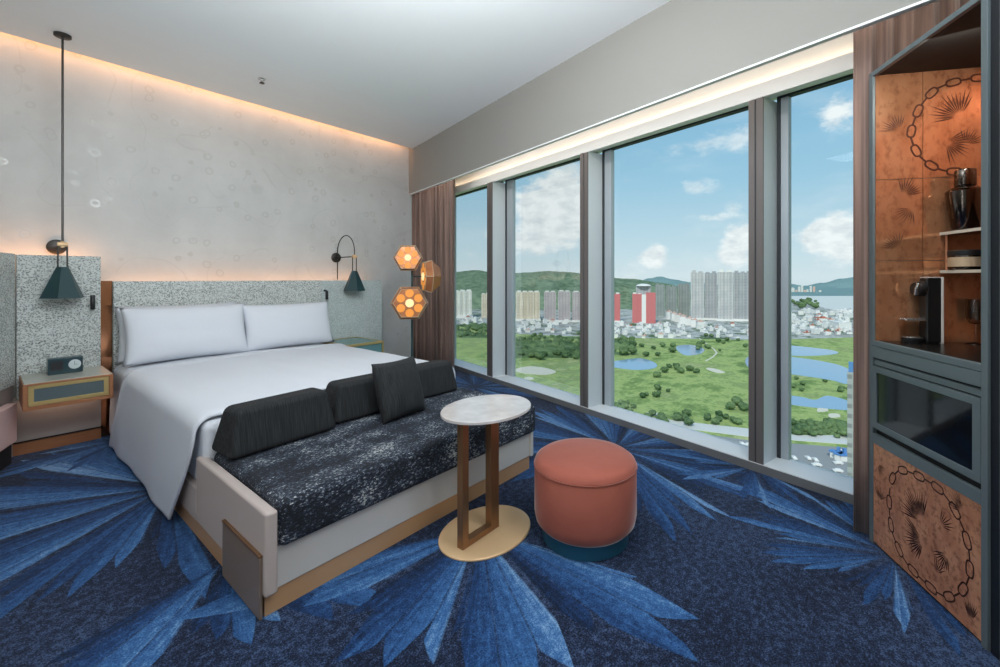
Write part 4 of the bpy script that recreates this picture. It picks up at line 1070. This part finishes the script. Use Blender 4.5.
# parked cars
b = MB(); b.box(-2.1, 2.1, -.9, .9, .35, .95); b.frustum([(-1.5, -.8, .95), (1.2, -.8, .95), (1.2, .8, .95), (-1.5, .8, .95)], [(-1.1, -.65, 1.5), (.7, -.65, 1.5), (.7, .65, 1.5), (-1.1, .65, 1.5)])
for sx in (-1.3, 1.3):
    for sy in (-.75, .75): b.lathe([(.35, -.12), (.35, .12)], (sx, sy, .35), 12, 'y')
car = b.build('parked_car', MATS['white_facade'], None, bevel=.1)
for k in range(26):
    o = car if k == 0 else car.copy()
    if k: COL.objects.link(o)
    px = 700 + 150 * rs.random(); py = 440 + (px - 700) * .07 + 26 * rs.random() * (1 if px > 780 else .3)
    o.location = gp(px, py, .2); o.rotation_euler = (0, 0, .5 + (k % 2) * PI / 2)
    tag(o, 'small parked car on the grey lot below the right panes', 'car', 'cars on the parking lot')
for k, (px, py) in enumerate(((836, 459), (842, 460))):
    low_house(px, py, 5, 4, 3, 'blue_roof', 'blue roofed shed on the parking lot', 'blue sheds on the parking lot', 900 + k)

# ------------------------------------------------------------------ sky
w = bpy.data.worlds.new('sky'); SC.world = w; w.use_nodes = True; nt = NT(w.node_tree)
for n_ in list(nt.n): nt.n.remove(n_)
dirv = nt.node('ShaderNodeTexCoord').outputs['Generated']
x, y, z = nt.sep(dirv)
az = nt.math('ARCTAN2', x, y); el = nt.math('ARCSINE', z)
sky = nt.ramp(nt.mapr(el, -.1, .9), [(.0, rgb(170, 184, 190)), (.10, rgb(206, 220, 226)), (.17, rgb(188, 212, 224)), (.30, rgb(152, 194, 218)), (.50, rgb(124, 174, 208)), (1.0, rgb(100, 150, 196))])
nv = nt.comb(nt.math('MULTIPLY', az, 3.2), nt.math('MULTIPLY', el, 5.5), 2.0)
fb = nt.noise(nv, 2.6, 9, .64); fb2 = nt.noise(nv, 9.0, 5, .6)
cl = nt.mapr(nt.noise(nt.comb(nt.math('MULTIPLY', az, 2.0), nt.math('MULTIPLY', el, 6.0), 7.0), 2.2, 7, .62), .50, .92, 0, .42)
for a0, e0, sa, se, k in ((.985, .150, .10, .09, 1.7), (.93, .085, .10, .05, 1.0), (1.212, .052, .035, .035, 1.2), (1.375, .080, .045, .060, 1.2), (1.33, .262, .12, .045, .62), (1.337, .122, .07, .014, .8), (1.525, .070, .07, .05, 1.2), (1.535, .30, .05, .035, 1.0), (.79, .045, .10, .05, .8), (1.30, .195, .05, .02, .6), (1.10, .02, .8, .035, .5), (.78, .18, .04, .02, .7), (.35, .25, .5, .2, .8), (2.3, .3, .6, .2, .8), (1.15, .62, .7, .12, .9)):
    da = nt.math('DIVIDE', nt.math('SUBTRACT', az, a0), sa); de = nt.math('DIVIDE', nt.math('SUBTRACT', el, e0), se)
    g_ = nt.math('EXPONENT', nt.math('MULTIPLY', nt.math('ADD', nt.math('MULTIPLY', da, da), nt.math('MULTIPLY', de, de)), -1.0))
    m_ = nt.mapr(nt.math('ADD', nt.math('MULTIPLY', g_, k), nt.math('MULTIPLY', nt.math('SUBTRACT', fb, .5), 3.0)), .40, 1.05, 0, min(1.0, k), True)
    m_ = nt.math('MULTIPLY', m_, nt.mapr(g_, .03, .35, 0, 1))
    cl = nt.math('MAXIMUM', cl, m_)
cloud = nt.ramp(nt.math('ADD', fb2, nt.math('MULTIPLY', el, .25)), [(.32, rgb(206, 214, 220)), (.62, rgb(240, 242, 243))])
bg = nt.node('ShaderNodeBackground'); nt.put(bg.inputs[0], nt.mix(nt.math('MINIMUM', cl, .95), sky, cloud)); bg.inputs[1].default_value = 1.15
nt.l.new(bg.outputs[0], nt.node('ShaderNodeOutputWorld').inputs[0])

# ------------------------------------------------------------------ lights
def sun():
    l = bpy.data.lights.new('sun', 'SUN'); l.energy = 2.8; l.angle = .02; l.color = (1, .96, .9)
    o = bpy.data.objects.new('sun', l); COL.objects.link(o); o.rotation_euler = (math.radians(48), 0, math.radians(-75)); return o
sun()
def area(name, loc, target, sx, sy, power, color, spread=PI):
    l = bpy.data.lights.new(name, 'AREA'); l.shape = 'RECTANGLE'; l.size = sx; l.size_y = sy; l.energy = power; l.color = color; l.spread = spread
    o = bpy.data.objects.new(name, l); COL.objects.link(o); o.location = loc
    d = (Vector(target) - Vector(loc)).normalized()
    o.rotation_euler = d.to_track_quat('-Z', 'Y').to_euler(); return o
WARM = (1.0, .47, .21); NEUT = (.90, .96, 1.0)
# long LED strip in the ceiling slot over the headboard wall (lies along x)
def strip_x(name, x0, x1, y, z, ty, tz, wid, power, col):
    o = area(name, ((x0 + x1) / 2, y, z), ((x0 + x1) / 2, ty, tz), x1 - x0, wid, power, col)
    return o
strip_x('cove_strip', -1.5, 4.0, 5.135, H + .16, 5.25, H + .02, .03, 12, WARM)
strip_x('headboard_strip', .70, 3.35, 5.12, 1.24, 5.25, 1.42, .03, 3.2, WARM)
strip_x('panel_strip', -.3, .62, 5.12, 1.45, 5.25, 1.63, .03, 1.8, WARM)
strip_x('nightstand_strip', .22, .62, 4.90, .415, 4.93, .30, .02, .35, (1, .7, .5))
p = fac(.055, 2.1, 2.72); q = fac(.10, 2.1, 2.80)
o = area('pelmet_strip', p, q, 6.4, .02, 3.2, (1, .72, .46)); 
Z_ = (Vector(p) - Vector(q)).normalized(); X_ = (fac(0, 1) - fac(0, 0)).normalized(); Y_ = Z_.cross(X_)
o.rotation_euler = Matrix((X_, Y_, Z_)).transposed().to_euler()
p = fac(-.47, 2.1, 2.78); q = fac(0, 2.1, 2.66)
o = area('pelmet_strip', p, q, 6.4, .02, 11.0, (1, .93, .85))
Z_ = (Vector(p) - Vector(q)).normalized(); Y_ = Z_.cross(X_)
o.rotation_euler = Matrix((X_, Y_, Z_)).transposed().to_euler()
# fill lights without fixtures, added out of view to brighten the room and ceiling
for x_, y_, e_ in ((-.7, .3, 9), (.9, -.9, 22), (-.8, 2.6, 7), (1.7, -.2, 22)):
    area('fill_down', (x_, y_, H - .02), (x_, y_, 0), .5, .5, e_, NEUT)
area('fill_left', (-1.5, 1.4, 2.7), (.6, 1.4, 3.25), .12, 6.5, 24, NEUT)  # unseen strip added on the left for more light on the ceiling
area('fill_up', (.75, 1.0, 2.62), (1.5, 1.9, 3.25), 1.3, 1.3, 94, NEUT)  # added above the view to lift the ceiling; nothing hangs there
area('fill_back', (.9, -2.5, 2.7), (.9, -.4, 3.25), 4.4, .12, 30, NEUT)  # unseen strip added behind the camera as ceiling bounce
def point(name, loc, power, col, r=.03):
    l = bpy.data.lights.new(name, 'POINT'); l.energy = power; l.color = col; l.shadow_soft_size = r
    o = bpy.data.objects.new(name, l); COL.objects.link(o); o.location = loc
area('niche_fill', cab(.46, .10, 2.36), cab(.10, .28, 1.55), .25, .04, 3.4, (1, .90, .80))  # unseen light added to brighten the copper in the niche

# ------------------------------------------------------------------ render settings left to the scene
SC.view_settings.view_transform = 'Standard'; SC.view_settings.look = 'None'; SC.view_settings.gamma = 1.0; SC.view_settings.exposure = 0.0
SC.view_settings.use_curve_mapping = False
SC.cycles.use_denoising = True
SC.cycles.max_bounces = 8; SC.cycles.diffuse_bounces = 5; SC.cycles.glossy_bounces = 4; SC.cycles.transmission_bounces = 6; SC.cycles.transparent_max_bounces = 12
SC.cycles.sample_clamp_indirect = 4.0; SC.cycles.caustics_reflective = False; SC.cycles.caustics_refractive = False
